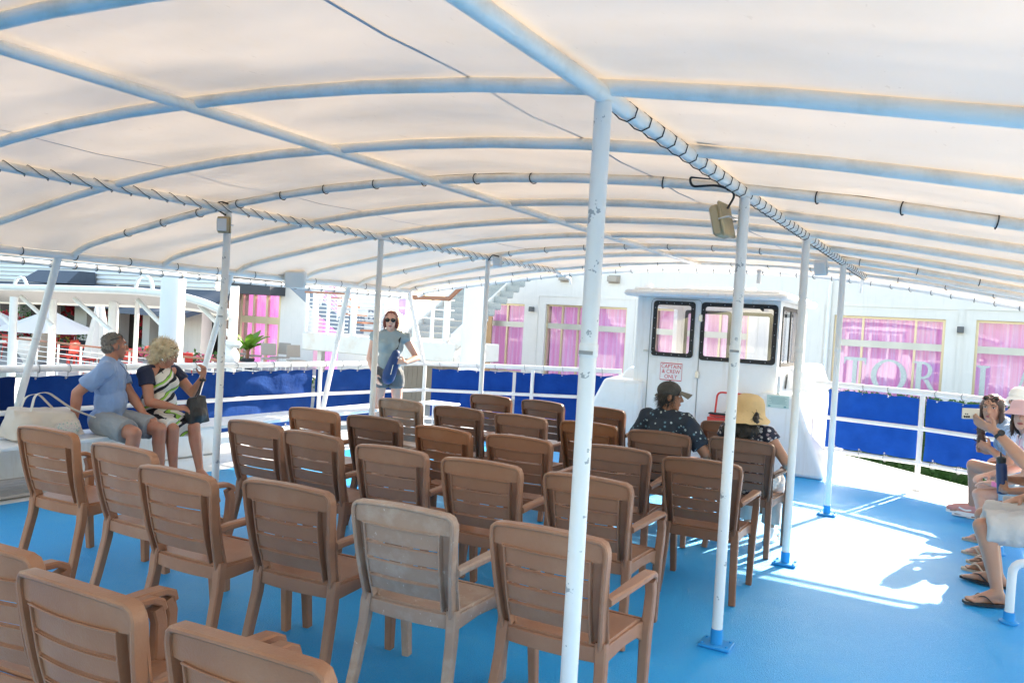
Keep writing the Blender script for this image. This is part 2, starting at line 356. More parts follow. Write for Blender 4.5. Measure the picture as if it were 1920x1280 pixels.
# ------------------------------------------------------------------ canopy
PROF = [(0, 2.615), (0.5, 2.61), (1.0, 2.588), (1.5, 2.55), (2.02, 2.49), (2.6, 2.405), (3.05, 2.325), (3.5, 2.245), (3.8, 2.185), (3.95, 2.14), (4.06, 2.085)]
def prof(t):
    t = abs(t)
    for (a, za), (b, zb) in zip(PROF[:-1], PROF[1:]):
        if t <= b: return za+(zb-za)*(t-a)/(b-a)
    return PROF[-1][1]
def yfront(x): return 10.28-0.85*(abs(x-XC)/4.06)**2
can = thing('canopy', 'white vinyl awning on an arched tube frame over the whole passenger deck', 'canopy', (XC, 4.3, 2.1))
xs = [XC+sg*t for t, sg in [(p[0], -1) for p in PROF[::-1]]+[(p[0], 1) for p in PROF[1:]]]
xs = sorted(set(xs+[XC+sg*(k*0.25+0.125) for k in range(16) for sg in (-1, 1)]))
ribs = [-1.42, -0.46, 0.5, 1.46] + [2.418, 3.38, 4.339, 5.285, 6.231, 7.254, 8.276, 9.1]
def ribpath(y, off=0.0, front=False): return [Vector((x, yfront(x) if front else y, prof(x-XC)+off)) for x in xs]
# the sheet lies on the ribs and bellies a little between them
rows = []; ylist = [-1.6]
for a, b in zip(ribs[:-1], ribs[1:]): ylist += [a, a+(b-a)*.25, a+(b-a)*.5, a+(b-a)*.75]
ylist += [9.1, 9.4, 10.0, 10.28]
for y in ylist:
    row = []
    k = min(abs(y-r) for r in ribs); sag = -0.016*min(1, k/0.45)
    for x in xs:
        yy = min(y, yfront(x)); wob = 0.006*math.sin(x*5.1+yy*2.3)+0.005*math.sin(x*2.2-yy*4.1)
        row.append(Vector((x, yy, prof(x-XC)+0.030+sag*(1 if abs(x-XC) < 3.9 else 0.2)+wob*(0.4+min(1, k/0.3)*.6))))
    rows.append(row)
sh = MB().shell(rows, 0.003)
# side and front valances reach down to the laced pipes
for sg in (-1, 1):
    P = []
    for y in ylist:
        yy = min(y, yfront(XC+sg*4.06)); P.append([Vector((XC+sg*(4.06+.0*q), yy, 2.119)) if q == 0 else Vector((XC+sg*(4.06+0.22*q), yy, 2.119-0.085*q-0.02*math.sin(math.pi*q))) for q in (0, .3, .6, .86)])
    sh.shell(P, 0.003)
P = []
for x in xs: P.append([Vector((x, yfront(x)+0.16*q, prof(x-XC)+0.034-0.13*q)) for q in (0, .35, .7)])
sh.shell(P, 0.003)
fab = sh.build('awning_sheet', 'vinyl', can, sharp=60)
for y in ribs: MB().tube(ribpath(y), 0.0275, 12).build('rib', 'tube', can)
MB().tube(ribpath(0, 0, True), 0.0275, 12).build('rib', 'tube', can)
for sg in (-1, 1):
    x = XC+sg*4.08; MB().tube([(x, -1.5, 2.075), (x, yfront(x)+.02, 2.075)], 0.034, 12).build('edge_tube', 'white', can)
    x = XC+sg*4.30; MB().tube([(x, -1.5, 1.995), (x, yfront(XC+4.06)+.25, 1.995)], 0.026, 12).build('laced_pipe', 'white', can)
fp = [Vector((x, yfront(x)+0.19, prof(x-XC)-0.075)) for x in xs]; MB().tube(fp, 0.024, 12).build('laced_pipe', 'white', can)
for x, zt in ((XC, 2.587), (XL, 2.462), (XR, 2.462)): MB().tube([(x, -1.5, zt), (x, yfront(x), zt+.01)], 0.030 if x != XC else 0.027, 12).build('stringer', 'tube', can)
sm = MB()
for x in (XC-1.49, XC+1.49): sm.shell([[Vector((x-.006, y, prof(x-XC)+0.030-0.016*min(1, min(abs(y-r) for r in ribs)/0.45))), Vector((x+.006, y, prof(x-XC)+0.030-0.016*min(1, min(abs(y-r) for r in ribs)/0.45)))] for y in ylist[:-2]], 0.002)
sm.build('seam', 'seam', can)
st = MB()
for x in (XL, XR):
    for y in (3.38, 5.285, 7.254):
        sg = 1 if x == XR else -1; st.shell([[Vector((x+sg*(.03+.028*i), y-.02*(1-i/5)-.03+.0, prof(x+sg*.03*i-XC)+0.029)) , Vector((x+sg*(.03+.028*i), y+.02*(1-i/5)-.03, prof(x+sg*.03*i-XC)+0.029))] for i in range(5)], 0.002)
st.build('mildew_stain', 'soot', can)
# cord lacing: zigzag along the two inner stringers, rings round the outer pipes
for x, sg in ((XL, 1), (XR, -1)):
    seg = [(2.50, 4.25), (4.42, 6.15), (6.30, 8.2), (8.35, 10.0)] if x == XR else [(0.2, 2.35), (2.5, 4.25), (4.42, 6.15), (6.30, 8.2), (8.35, 10.0)]
    for a, b in seg:
        y = a; pts = []
        while y < b:
            h = 0.145
            pts += [Vector((x+sg*.034, y, 2.488)), Vector((x+sg*.031, y+h*.45, 2.452)), Vector((x+sg*.024, y+h*.80, 2.438)), Vector((x, y+h*.88, 2.429)), Vector((x-sg*.027, y+h*.92, 2.443)), Vector((x-sg*.034, y+h*.95, 2.475)), Vector((x, y+h*.98, 2.502))]; y += h
        MB().tube(pts, 0.0027, 5).build('lacing_cord', 'cord', can)
for sg in (-1, 1):
    x = XC+sg*4.30; loops([(x, -1.4, 1.995), (x, 9.6, 1.995)], 0.235, 0.031, 0.0038).build('lacing_cord', 'cord', can); x = XC+sg*4.08; loops([(x, -1.4, 2.075), (x, 9.35, 2.075)], 0.52, 0.037, 0.0034).build('lacing_cord', 'cord', can)
for pth_, sp_, rr_ in ((fp, .22, .03), ([p for p in ribpath(4.339) if abs(p.x-XC) < 3.4], .44, .034), ([p for p in ribpath(0, 0, True)], .5, .034), ([p for p in ribpath(8.276) if abs(p.x-XC) < 3.4], .5, .034)): loops(pth_, sp_, rr_, .0035).build('lacing_cord', 'cord', can)
for sg in (-1, 1): MB().tube(arc([(XC+sg*2.02, 10.0, 2.47), (XC+sg*1.95, 10.45, 2.38), (XC+sg*1.95, 10.45, 2.30)], .04), 0.02, 10).build('bracket', 'white', can)

# ------------------------------------------------------------------ posts
def post(x, y, label, paint='white', r=0.029):
    t = thing('canopy_post', label, 'post', (x, y, 0), 0, 'vertical posts under the canopy')
    mb = MB(); mb.tube([(x, y, 0.09), (x, y, 0.10), (x, y, 2.44)], r, 16); mb.tube([(x, y, 1.60), (x, y, 1.605), (x, y, 1.64), (x, y, 1.645)], [r+.001, r+.003, r+.003, r+.001], 16)
    mb.build('pole', paint, t)
    b = MB(); b.box((x, y, 0.012), (0.17, 0.13, 0.018), ch=.004); b.lathe([(r+.004, .02), (r+.004, .10)], (x, y, 0), 16)
    for i in (-1, 1):
        for j in (-1, 1): b.lathe([(.008, .02), (.008, .03)], (x+i*.065, y+j*.045, 0), 6)
    b.build('base_plate', 'baseblue', t)
    if paint == 'chipped':
        s = MB(); s.box((x+.004, y-r-.001, 1.615), (.05, .004, .012)); s.build('tie_wire', 'greycord', t)
    return t
post(XR, PY[0], 'large white post with chipped paint standing nearest the camera among the front chairs', 'chipped')
post(XR, PY[1], 'white post with a yellowed floodlight near its top, beside the straw hat woman', 'chipped')
post(XR, PY[2], 'white post on the deck in front of the raised white wheelhouse corner', 'white')
post(XR, PY[3], 'white post on the sunlit deck by the right blue screen, farthest of the right row', 'white')
post(XL, PY[1], 'white post with a square floodlight near its top, right of the seated striped dress woman', 'chipped')
post(XL, PY[2], 'white post in front of the standing woman with the blue sling bag', 'white')
post(XL, PY[3], 'white post in front of the front left blue screen, farthest of the left row', 'white')
post(XL, PY[0], 'white post out of the picture on the left near the camera', 'white') if False else None
def side_post(top, foot, label):
    t = thing('side_post', label, 'post', foot, 0, 'slanted posts along the left rail')
    MB().tube([foot, top], 0.034, 14).build('pole', 'white', t); top = Vector(top); foot = Vector(foot)
    MB().lathe([(.06, 0.0), (.06, .012), (.04, .016)], (foot.x, foot.y, 0.002), 14).build('base_plate', 'white', t)
    mb = MB()
    for q in (.28, .62): c = foot+(top-foot)*q; mb.lathe([(.036, -.008), (.038, 0), (.036, .008)], c, 14)
    mb.build('clamp', 'greyplastic', t)
side_post((-7.2, 4.22, 2.08), (-8.22, 4.34, 0.0), 'slanted white post left of the seated man in the blue shirt')
side_post((-7.2, 8.13, 2.08), (-7.72, 8.22, 0.0), 'slanted white post between the bench and the standing woman')
side_post((-7.2, 6.17, 2.08), (-7.98, 6.25, 0.0), 'slanted white post behind the woman in the striped dress')
side_post((-7.2, 9.43, 2.08), (-7.46, 10.26, 0.96), 'slanted white post rising from the front left corner of the rail') if True else None

# ------------------------------------------------------------------ rails and blue screens
RAIL_L = [Vector((-7.86, -2, .985)), Vector((-7.86, 4.34, .985)), Vector((-7.82, 8.3, .965)), Vector((-7.45, 10.28, .97)), Vector((-4.55, 11.38, 1.05))]
RAIL_R = [Vector((-1.66, 10.82, 1.15)), Vector((-.42, 10.55, 1.15)), Vector((.30, 10.17, 1.15)), Vector((.66, 9.85, 1.14)), Vector((1.45, 8.3, 1.10)), Vector((1.5, -2, 1.0))]
def at_len(P, d):
    for a, b in zip(P[:-1], P[1:]):
        L = (b-a).length
        if d <= L: return a+(b-a)*(d/L)
        d -= L
    return P[-1].copy()
def total(P): return sum((b-a).length for a, b in zip(P[:-1], P[1:]))
def rail(path, dz_mid, dz_low, posts, label, out):
    t = thing('deck_railing', label, 'railing', (path[0].x, path[0].y, 0))
    MB().tube(path, 0.036, 14).build('top_rail', 'white', t)
    MB().tube([p-Vector((0, 0, dz_mid)) for p in path], 0.026, 12).build('mid_rail', 'white', t)
    MB().tube([p-Vector((0, 0, dz_low)) for p in path], 0.026, 12).build('bottom_rail', 'white', t)
    for d in posts:
        p = at_len(path, d); MB().tube([(p.x, p.y, 0.0), (p.x, p.y, p.z-.02)], 0.029, 12).build('stanchion', 'white', t)
        MB().lathe([(.055, 0), (.055, .012), (.03, .016)], (p.x, p.y, .003), 12).build('foot_plate', 'white', t)
    return t
pL = total(RAIL_L[:3])
rail(RAIL_L, .42, .86, [1.0, 2.9, 4.6, pL+.02, pL+2.02, pL+3.75, pL+4.55, pL+5.1], 'white tube railing along the left side and the left part of the bow', -1)
rail(RAIL_R, .42, .83, [1.27, 2.9, 4.4, 6.5, 9.0], 'white tube railing along the right side and the right part of the bow', 1)
def screen(path, d0, d1, top, bot, inward, label, m='navy', side=0.03):
    p = at_len(path, (d0+d1)/2); t = thing('canvas_screen', label, 'canvas screen', (p.x, p.y, p.z-bot), 0, 'blue canvas screens laced to the railings')
    n = max(8, int((d1-d0)*14)); P = []
    for i in range(n+1):
        d = d0+(d1-d0)*i/n; q = at_len(path, d); q2 = at_len(path, min(d+.02, total(path))); q1 = at_len(path, max(0, d-.02)); tn = (q2-q1).normalized(); nrm = tn.cross(Vector((0, 0, 1)))*inward
        row = []
        for k in range(15):
            f = k/14; sc = .5+.5*math.cos((d-d0)*2*math.pi/0.30)   # scallops between grommets
            zz = q.z-top-(bot-top)*f-(1-sc)*.014*(1-f)**6+(1-sc)*.012*f**6
            wv = .014*math.sin(d*7+f*3+noise.noise((d*2.1, f*2, 3.1))*5)*(.3+f*(1-f)*2.4)+.022*noise.noise((d*3, f*3.5, 9))+.008*abs(noise.noise((d*9+f*5, f*4-d*6, 2)))
            row.append(q+Vector((0, 0, zz-q.z))-nrm*side+nrm*wv)
        P.append(row)
    MB().shell(P, 0.004).build('canvas', m, t, sharp=70)
    d = d0+.12; up_ = []; lo_ = []
    while d < d1-.05:
        q = at_len(path, d); q2 = at_len(path, d+.02); tn = (q2-at_len(path, max(0, d-.02))).normalized(); nrm = tn.cross(Vector((0, 0, 1)))*inward; k = random.uniform(-.012, .012)
        for zt, rz, lst in ((q.z-top-.028, q.z, up_), (q.z-bot+.028, q.z-bot-.03, lo_)):
            c = q-nrm*(side-.006); gr = MB().ball((c.x, c.y, zt), (.011, .011, .011), 8, 5); gr.build('grommet', 'steel', t)
            s_ = 1 if zt > rz else -1
            lst += [Vector((q.x, q.y, rz))+nrm*.041*math.sin(a)+Vector((0, 0, 1))*.041*math.cos(a)+tn*(k*math.sin(a)+.002*ii) for ii, a in enumerate([rad(x) for x in range(-90, 300, 30)])] + [Vector((c.x, c.y, zt))+tn*.02, Vector((q.x, q.y, rz))-nrm*.043+tn*.035]
        d += .30
    MB().tube(up_, .0042, 5).build('lacing', 'greycord', t); MB().tube(lo_, .0042, 5).build('lacing', 'greycord', t)
    return t
pc = total(RAIL_L[:4])
screen(RAIL_L, 2.6, 6.25, .075, .83, 1, 'dark blue canvas screen behind the tote bag and the seated couple')
screen(RAIL_L, 6.32, 10.2, .075, .83, 1, 'dark blue canvas screen with a slanting streak of sunlight behind the far bench', 'bluesunlit')
screen(RAIL_L, 10.27, pc-.45, .075, .83, 1, 'bright sunlit blue canvas screen beside the standing woman', 'bluesunlit')
screen(RAIL_L, pc+.12, pc+1.42, .075, .83, 1, 'blue canvas screen just right of the front left rail corner', 'bluesunlit')
screen(RAIL_L, pc+1.47, pc+2.97, .075, .83, 1, 'blue canvas screen ending beside the left flank of the wheelhouse', 'bluesunlit')
screen(RAIL_R, .16, 1.23, .06, .80, 1, 'royal blue canvas screen between the wheelhouse and the right bow stanchion', 'royal')
screen(RAIL_R, 1.31, 2.85, .06, .80, 1, 'royal blue canvas screen behind the phone and the seated girls on the right', 'royal')

# ------------------------------------------------------------------ benches
def bench(x0, x1, y0, y1, label, hoops, sg):
    t = thing('deck_bench', label, 'bench', ((x0+x1)/2, (y0+y1)/2, 0), 0, 'white benches along the rails')
    n = 2; wd = (x1-x0)/n
    for k in range(n): MB().box((x0+wd*(k+.5), (y0+y1)/2, .435), (wd-.012, y1-y0, .035), ch=.006).build('seat_plank', 'white', t)
    xi = x1 if sg < 0 else x0; xo = x0 if sg < 0 else x1
    for y in hoops:
        MB().tube(arc([(xi-sg*.13, y, .03), (xi-sg*.13, y, .395), (xo, y, .395)], .09), .026, 12).build('leg', 'white', t)
        MB().lathe([(.055, 0), (.055, .01), (.034, .02), (.034, .07)], (xi-sg*.13, y, .003), 14).build('foot_plate', 'baseblue', t)
        MB().tube([(xo, y, .395), (xo, y, 0.0)], .026, 12).build('leg', 'white', t)
    return t
bench(-7.22, -6.70, 1.2, 9.0, 'long white bench along the left rail carrying the tote bag and the seated couple', [1.6, 3.4, 5.36, 7.33, 8.8], -1)
bench(0.46, 0.98, 4.4, 9.8, 'white bench along the right rail with a row of seated passengers', [5.89, 7.8, 9.5], 1)
g = MB()
for i in range(9): g.box((-7.62+i*.1, 3.55, .02), (.085, 1.5, .03), ch=.004)
solo('deck_grating', g, 'grating', 'weathered grey slatted grating on the deck edge left of the chairs', 'grating', (-7.2, 3.55, 0))
c = MB(); c.box((-7.55, 5.0, .17), (.3, 2.6, .34), ch=.02)
solo('locker', c, 'frp', 'low white locker under the left bench behind the seated couple', 'locker', (-7.55, 5.0, 0))
c = MB(); c.box((-7.45, 2.95, .15), (.5, .7, .30), ch=.02)
solo('locker', c, 'frp', 'low white locker box left of the bench behind the first chair', 'locker', (-7.45, 2.95, 0))
# small white side table by the rail corner
t = thing('side_table', 'small white table in front of the front left rail corner', 'table', (-6.55, 9.45, 0))
MB().box((-6.55, 9.45, .47), (.50, .36, .035), ch=.012).build('tabletop', 'white', t)
for i in (-1, 1):
    for j in (-1, 1): MB().tube([(-6.55+i*.2, 9.45+j*.13, .455), (-6.55+i*.21, 9.45+j*.14, 0)], .014, 8).build('leg', 'white', t)

# ------------------------------------------------------------------ chairs
def chair_meshes(mname):
    m = M[mname]; out = []
    def yb(z, x=0.0): s = (z-.42)/.47; return -.195-.10*s-.03*(1-(x/.25)**2)*max(0, min(1, s*2+.3))-.012*math.sin(s*math.pi)
    # backrest: inverted U rim, top panel and slats
    b = MB(); path = []
    for k in range(9): z = .40+.42*k/8; path.append((-.214-.034*(z-.40)/.42, z))
    for x, z in ((-.247, .845), (-.240, .868), (-.222, .880)): path.append((x, z))
    for k in range(1, 10): x = -.222+.444*k/10; path.append((x, .880+.016*(1-(x/.222)**2)))
    full = path+[(-x, z) for x, z in path[:12][::-1]]
    pts = [Vector((x, yb(z, x), z)) for x, z in full]; n = len(pts)
    T, _ = frame_along(pts); side = [Vector((0, 1, 0))]*n
    b.sweep(pts, side, [.052 if .3*n < i < .7*n else .056 for i in range(n)], .018, ch=.3)
    def slat(z0, z1, hw0, hw1, off=0.0, arch=0.0):
        P = []
        for i in range(13):
            x = -1+2*i/12; row = []
            for k in range(4):
                f = k/3; z = z0+(z1-z0)*f; hw = hw0+(hw1-hw0)*f; zz = z+arch*f*(1-x*x); row.append(Vector((x*hw, yb(z, x*hw)+off, zz)))
            P.append(row)
        b.shell(P, .011)
    slat(.797, .878, .238, .236, -.006, .015)
    zs = [.492, .568, .644, .720, .795]
    for z0, z1 in zip(zs[:-1], zs[1:]): slat(z0+.005, z1-.005, .176+(z0-.49)*.03, .177+(z1-.49)*.03, -.004)
    for sg in (-1, 1):   # inner stiles and raised inner ribs
        P = [[Vector((sg*q*(1+.14*(z-.45)), yb(z, q)+.022, z)) for q in (.170, .205, .240)] for z in [.44+.36*k/8 for k in range(9)]]
        b.shell(P, .011)
        b.sweep([Vector((sg*(.176+.03*(z-.45)), yb(z, .176)+.004, z)) for z in [.455+.345*k/7 for k in range(8)]], (1, 0, 0), .008, .044)
    b.sweep([Vector((x*.19, yb(.797, x*.19)-.004, .797)) for x in [-1+2*k/10 for k in range(11)]], (0, 0, 1), .007, .034)
    for z in zs[1:4]: b.sweep([Vector((x*.178, yb(z, x*.178)-.009, z-.010)) for x in [-1+2*k/10 for k in range(11)]], (0, 0, 1), .004, .010)
    out.append(('backrest', b.mesh('backrest', [m])))
    # seat
    s = MB(); P = []
    for i in range(9):
        x = -1+2*i/8; row = []
        for k in range(9):
            f = k/8; y = -.205+.44*f; hw = .218+.034*f; z = .437-.014*(1-x*x)*math.sin(math.pi*min(1, f*1.1))-.025*max(0, f-.85)/.15
            row.append(Vector((x*hw, y, z)))
        P.append(row)
    s.shell(P, .016)
    s.sweep([Vector((x*.212, -.205-.018*(1-x*x), .405)) for x in [-1+k/4 for k in range(9)]], (0, 0, 1), .062, .014, ch=.15)
    for sg in (-1, 1): s.sweep([Vector((sg*.222, -.20, .398)), Vector((sg*.236, 0, .405)), Vector((sg*.25, .14, .402)), Vector((sg*.258, .20, .385))], (0, 0, 1), [.07, .055, .06, .085], .016, ch=.15)
    s.sweep([Vector((x*.25, .232+.012*(1-x*x), .405)) for x in [-1+k/4 for k in range(9)]], (0, 0, 1), .045, .014, ch=.15)
    out.append(('seat', s.mesh('seat', [m])))
    for sg in (-1, 1):
        r = MB(); r.sweep([Vector((sg*.216, -.198, .455)), Vector((sg*.219, -.203, .42)), Vector((sg*.222, -.21, .33)), Vector((sg*.232, -.255, .12)), Vector((sg*.240, -.285, 0))], (1, 0, 0), [.048, .050, .046, .042, .040], [.046, .05, .048, .046, .044], ch=.14)
        r.box((sg*.218, -.226, .448), (.013, .006, .013)); out.append(('leg', r.mesh('leg', [m])))
        f = MB(); f.sweep([Vector((sg*.281, .205, .615)), Vector((sg*.282, .222, .56)), Vector((sg*.278, .222, .46)), Vector((sg*.272, .215, .38)), Vector((sg*.268, .222, .2)), Vector((sg*.262, .238, 0))], (1, 0, 0), [.044, .042, .044, .046, .042, .038], [.05, .048, .052, .062, .052, .044], ch=.14); out.append(('leg', f.mesh('leg', [m])))
        a = MB(); a.sweep([Vector((sg*.243, -.235, .632)), Vector((sg*.252, -.19, .640)), Vector((sg*.272, -.05, .650)), Vector((sg*.283, .10, .653)), Vector((sg*.284, .18, .648)), Vector((sg*.283, .222, .628)), Vector((sg*.282, .232, .60))], (1, 0, 0), [.034, .042, .054, .060, .056, .050, .046], [.036, .034, .028, .026, .028, .03, .03], ch=.22); out.append(('armrest', a.mesh('armrest', [m])))
    return out
CH = {k: chair_meshes(k) for k in ('plastic', 'plasticdark', 'plasticfaded')}
def make_chair(kind):
    t = thing('resin_armchair', 'brown resin armchair', 'chair', (0, 0, 0), 0, 'brown resin armchairs set out in rows facing the wheelhouse')
    for nm, me in CH[kind]: o = bpy.data.objects.new(nm, me); COL.objects.link(o); o.parent = t
    return t
# each chair: centre of the top of its back, turn in degrees, kind, label
CHAIRS = [
 (-2.72, 1.38, 9, 'plastic', 'brown resin armchair cut by the lower left edge of the photo'),
 (-2.14, 1.34, 4, 'plastic', 'brown resin armchair in the lower left, right of the one the photo edge cuts'),
 (-1.47, 1.35, 6, 'plastic', 'brown resin armchair at the bottom edge with only its back top and arms showing'),
 (-4.80, 2.78, 7, 'plastic', 'brown resin armchair standing apart at the far left in front of the tote bag'),
 (-4.00, 2.74, 3, 'plastic', 'brown resin armchair just in front of the knees of the man in grey shorts'),
 (-3.28, 2.53, 4, 'plastic', 'dusty brown resin armchair in front of the foot of the left floodlight post'),
 (-2.68, 2.67, 7, 'plastic', 'brown resin armchair between the dusty one and the bleached grey one'),
 (-2.04, 2.71, 7, 'plasticfaded', 'bleached greyish resin armchair in the front row left of the near post'),
 (-1.39, 2.80, 4, 'plastic', 'brown resin armchair directly behind the large chipped post, nearest the camera'),
 (-4.31, 3.96, 2, 'plastic', 'brown resin armchair at the left end of its row, right of the left bench hoop'),
 (-3.71, 3.90, -1, 'plastic', 'brown resin armchair second from the left in the row behind the bleached chair'),
 (-3.01, 3.85, 8, 'plastic', 'brown resin armchair in the third place of the row behind the bleached chair'),
 (-2.38, 3.88, 8, 'plastic', 'brown resin armchair seen between the bleached chair and the chipped post'),
 (-1.73, 3.92, 4, 'plastic', 'brown resin armchair with its back crossed by the large chipped post, second row ahead'),
 (-1.42, 5.00, 6, 'plasticdark', 'brown resin armchair at the aisle just behind the woman in the straw hat'),
 (-4.62, 4.86, 4, 'plastic', 'brown resin armchair at the left end of the fourth row, nearest the far bench'),
 (-4.00, 4.88, 5, 'plasticdark', 'brown resin armchair in the fourth row below the standing woman'),
 (-3.31, 4.83, -4, 'plasticdark', 'brown resin armchair turned slightly left, third in the fourth row'),
 (-2.71, 4.91, 5, 'plasticdark', 'brown resin armchair fourth from the left in the fourth row, left of the chipped post'),
 (-2.04, 5.05, 11, 'plasticdark', 'brown resin armchair right behind the man in the grey cap'),
 (-1.48, 6.26, 0, 'plasticdark', 'brown resin armchair in which the woman in the straw hat sits'),
 (-4.70, 6.11, 0, 'plasticfaded', 'greyish resin armchair at the left end of the fifth row, by the standing woman'),
 (-4.00, 6.07, 5, 'plasticdark', 'brown resin armchair second from the left in the fifth row'),
 (-3.34, 6.06, 2, 'plasticdark', 'brown resin armchair in the middle of the fifth row'),
 (-2.72, 6.13, 5, 'plasticdark', 'brown resin armchair left of the man in the grey cap, behind the chipped post'),
 (-2.09, 6.10, 5, 'plasticdark', 'brown resin armchair in which the man in the grey cap sits'),
 (-4.45, 7.38, 1, 'plasticdark', 'brown resin armchair at the left end of the frontmost row before the bow screen'),
 (-3.82, 7.39, -5, 'plasticdark', 'brown resin armchair second from the left in the frontmost row'),
 (-3.15, 7.39, 1, 'plasticdark', 'brown resin armchair in the frontmost row by the left flank of the wheelhouse'),
 (-2.52, 7.46, 2, 'plasticdark', 'brown resin armchair mostly hidden ahead of the man in the grey cap'),
 (-1.86, 7.35, 4, 'plasticdark', 'brown resin armchair below the red trolley, ahead of the straw hat woman'),
]
proto = {}
for x, y, a, kind, label in CHAIRS:
    if kind not in proto: proto[kind] = o = make_chair(kind)
    else: o = copy_tree(proto[kind])
    r = rad(a*.75); o.rotation_euler = (0, 0, r); o['label'] = label
    o.location = Vector((x, y, 0.002)) - Matrix.Rotation(r, 3, 'Z') @ Vector((0, -.305, 0))

# ------------------------------------------------------------------ people
def skin(name, col):
    m = mat(name, col, 0.48, var=0.12, vscale=14, bump=0.12, bscale=120, dirt=(min(1, col[0]*1.05), col[1]*.70, col[2]*.62), dscale=9, damt=0.6)
    b = m.node_tree.nodes['Principled BSDF']; b.inputs['Subsurface Weight'].default_value = 0.08; b.inputs['Subsurface Radius'].default_value = (.01, .004, .002); b.inputs['Subsurface Scale'].default_value = 0.5
    return m
M['skin_tan'] = skin('tanned skin', (0.42, 0.185, 0.115)); M['skin_fair'] = skin('fair skin', (0.60, 0.35, 0.265)); M['skin_brown'] = skin('brown skin', (0.33, 0.155, 0.09)); M['skin_mid'] = skin('light brown skin', (0.44, 0.235, 0.155))
M['lip'] = mat('lips', (0.38, 0.10, 0.09), 0.4); M['eyewhite'] = mat('eye white', (0.7, 0.68, 0.66), 0.2, var=0); M['iris'] = mat('dark iris', (0.02, 0.012, 0.008), 0.15, var=0)
M['hair_grey'] = mat('short grey hair', (0.235, 0.205, 0.18), 0.75, var=0.35, vscale=60, bump=0.5, bscale=150); M['hair_blond'] = mat('blond hair', (0.66, 0.53, 0.34), 0.5, var=0.3, vscale=35, bump=0.6, bscale=90)
M['hair_red'] = mat('auburn hair', (0.19, 0.028, 0.012), 0.45, var=0.4, vscale=30, bump=0.5, bscale=120); M['hair_black'] = mat('black hair', (0.012, 0.009, 0.008), 0.42, var=0.3, vscale=30, bump=0.6, bscale=140); M['hair_brown'] = mat('dark brown hair', (0.055, 0.026, 0.018), 0.42, var=0.4, vscale=30, bump=0.5, bscale=120)
M['tee_blue'] = mat('pale blue cotton', (0.215, 0.305, 0.50), 0.85, var=0.06, bump=0.9, bscale=14, sheen=0.2); M['short_grey'] = mat('grey twill', (0.265, 0.275, 0.285), 0.85, var=0.08, bump=0.9, bscale=16)
M['navycotton'] = mat('navy cotton', (0.012, 0.016, 0.045), 0.8, bump=0.9, bscale=20); M['tee_grey'] = mat('pale grey blue jersey', (0.29, 0.345, 0.36), 0.85, var=0.06, bump=0.9, bscale=15); M['charcoal'] = mat('charcoal cotton', (0.13, 0.135, 0.14), 0.85, var=0.12, bump=0.9, bscale=18)
M['cap_grey'] = mat('washed charcoal cap', (0.055, 0.053, 0.05), 0.9, var=0.35, vscale=18, bump=0.9, bscale=80, dirt=(0.12, 0.115, 0.105), dscale=12, damt=0.7); M['capbrim'] = mat('washed olive cap brim', (0.15, 0.135, 0.105), 0.9, var=0.2, vscale=20)
M['straw'] = mat('woven straw', (0.66, 0.46, 0.23), 0.75, var=0.15, vscale=12, bump=0.5, bscale=90); M['cream'] = mat('cream canvas', (0.60, 0.53, 0.45), 0.85, var=0.07, bump=0.3, bscale=14); M['bagblack'] = mat('black leather', (0.014, 0.013, 0.014), 0.5, bump=0.3, bscale=30)
M['slingblue'] = mat('blue nylon', (0.006, 0.032, 0.12), 0.6, var=0.15, bump=0.25, bscale=25); M['khaki'] = mat('pale stone cotton', (0.50, 0.47, 0.45), 0.85, var=0.05, bump=0.9, bscale=16); M['denim'] = mat('light denim', (0.27, 0.42, 0.56), 0.85, var=0.12, vscale=30, bump=0.3, bscale=30)
M['pink'] = mat('pink cotton', (0.74, 0.46, 0.47), 0.85, var=0.05, bump=0.2, bscale=30); M['hotpink'] = mat('pink silicone', (0.85, 0.22, 0.42), 0.5, var=0.05); M['shoepink'] = mat('dusty pink suede', (0.58, 0.27, 0.24), 0.75, var=0.08); M['shoewhite'] = mat('white leather', (0.78, 0.76, 0.74), 0.5, var=0.03)
M['teal'] = mat('teal tie dye', (0.02, 0.16, 0.22), 0.8, var=0.5, vscale=9, dirt=(0.02, 0.05, 0.16), dscale=6, damt=0.9, bump=0.9, bscale=18); M['bottle'] = mat('navy powder coat', (0.012, 0.03, 0.11), 0.45, var=0.1); M['phonebeige'] = mat('beige phone back', (0.56, 0.52, 0.45), 0.25, var=0.02); M['beige'] = mat('beige rubber', (0.53, 0.42, 0.32), 0.6, var=0.05); M['blueshirt'] = mat('light blue patterned cotton', (0.3, 0.42, 0.6), 0.85, var=0.4, vscale=40)
M['silver'] = mat('silver', (0.7, 0.69, 0.66), 0.25, metal=0.9); M['lens'] = mat('dark lens', (0.01, 0.01, 0.012), 0.08, var=0); M['whitecotton'] = mat('white cotton', (0.75, 0.74, 0.70), 0.85, var=0.04, bump=0.25, bscale=25)
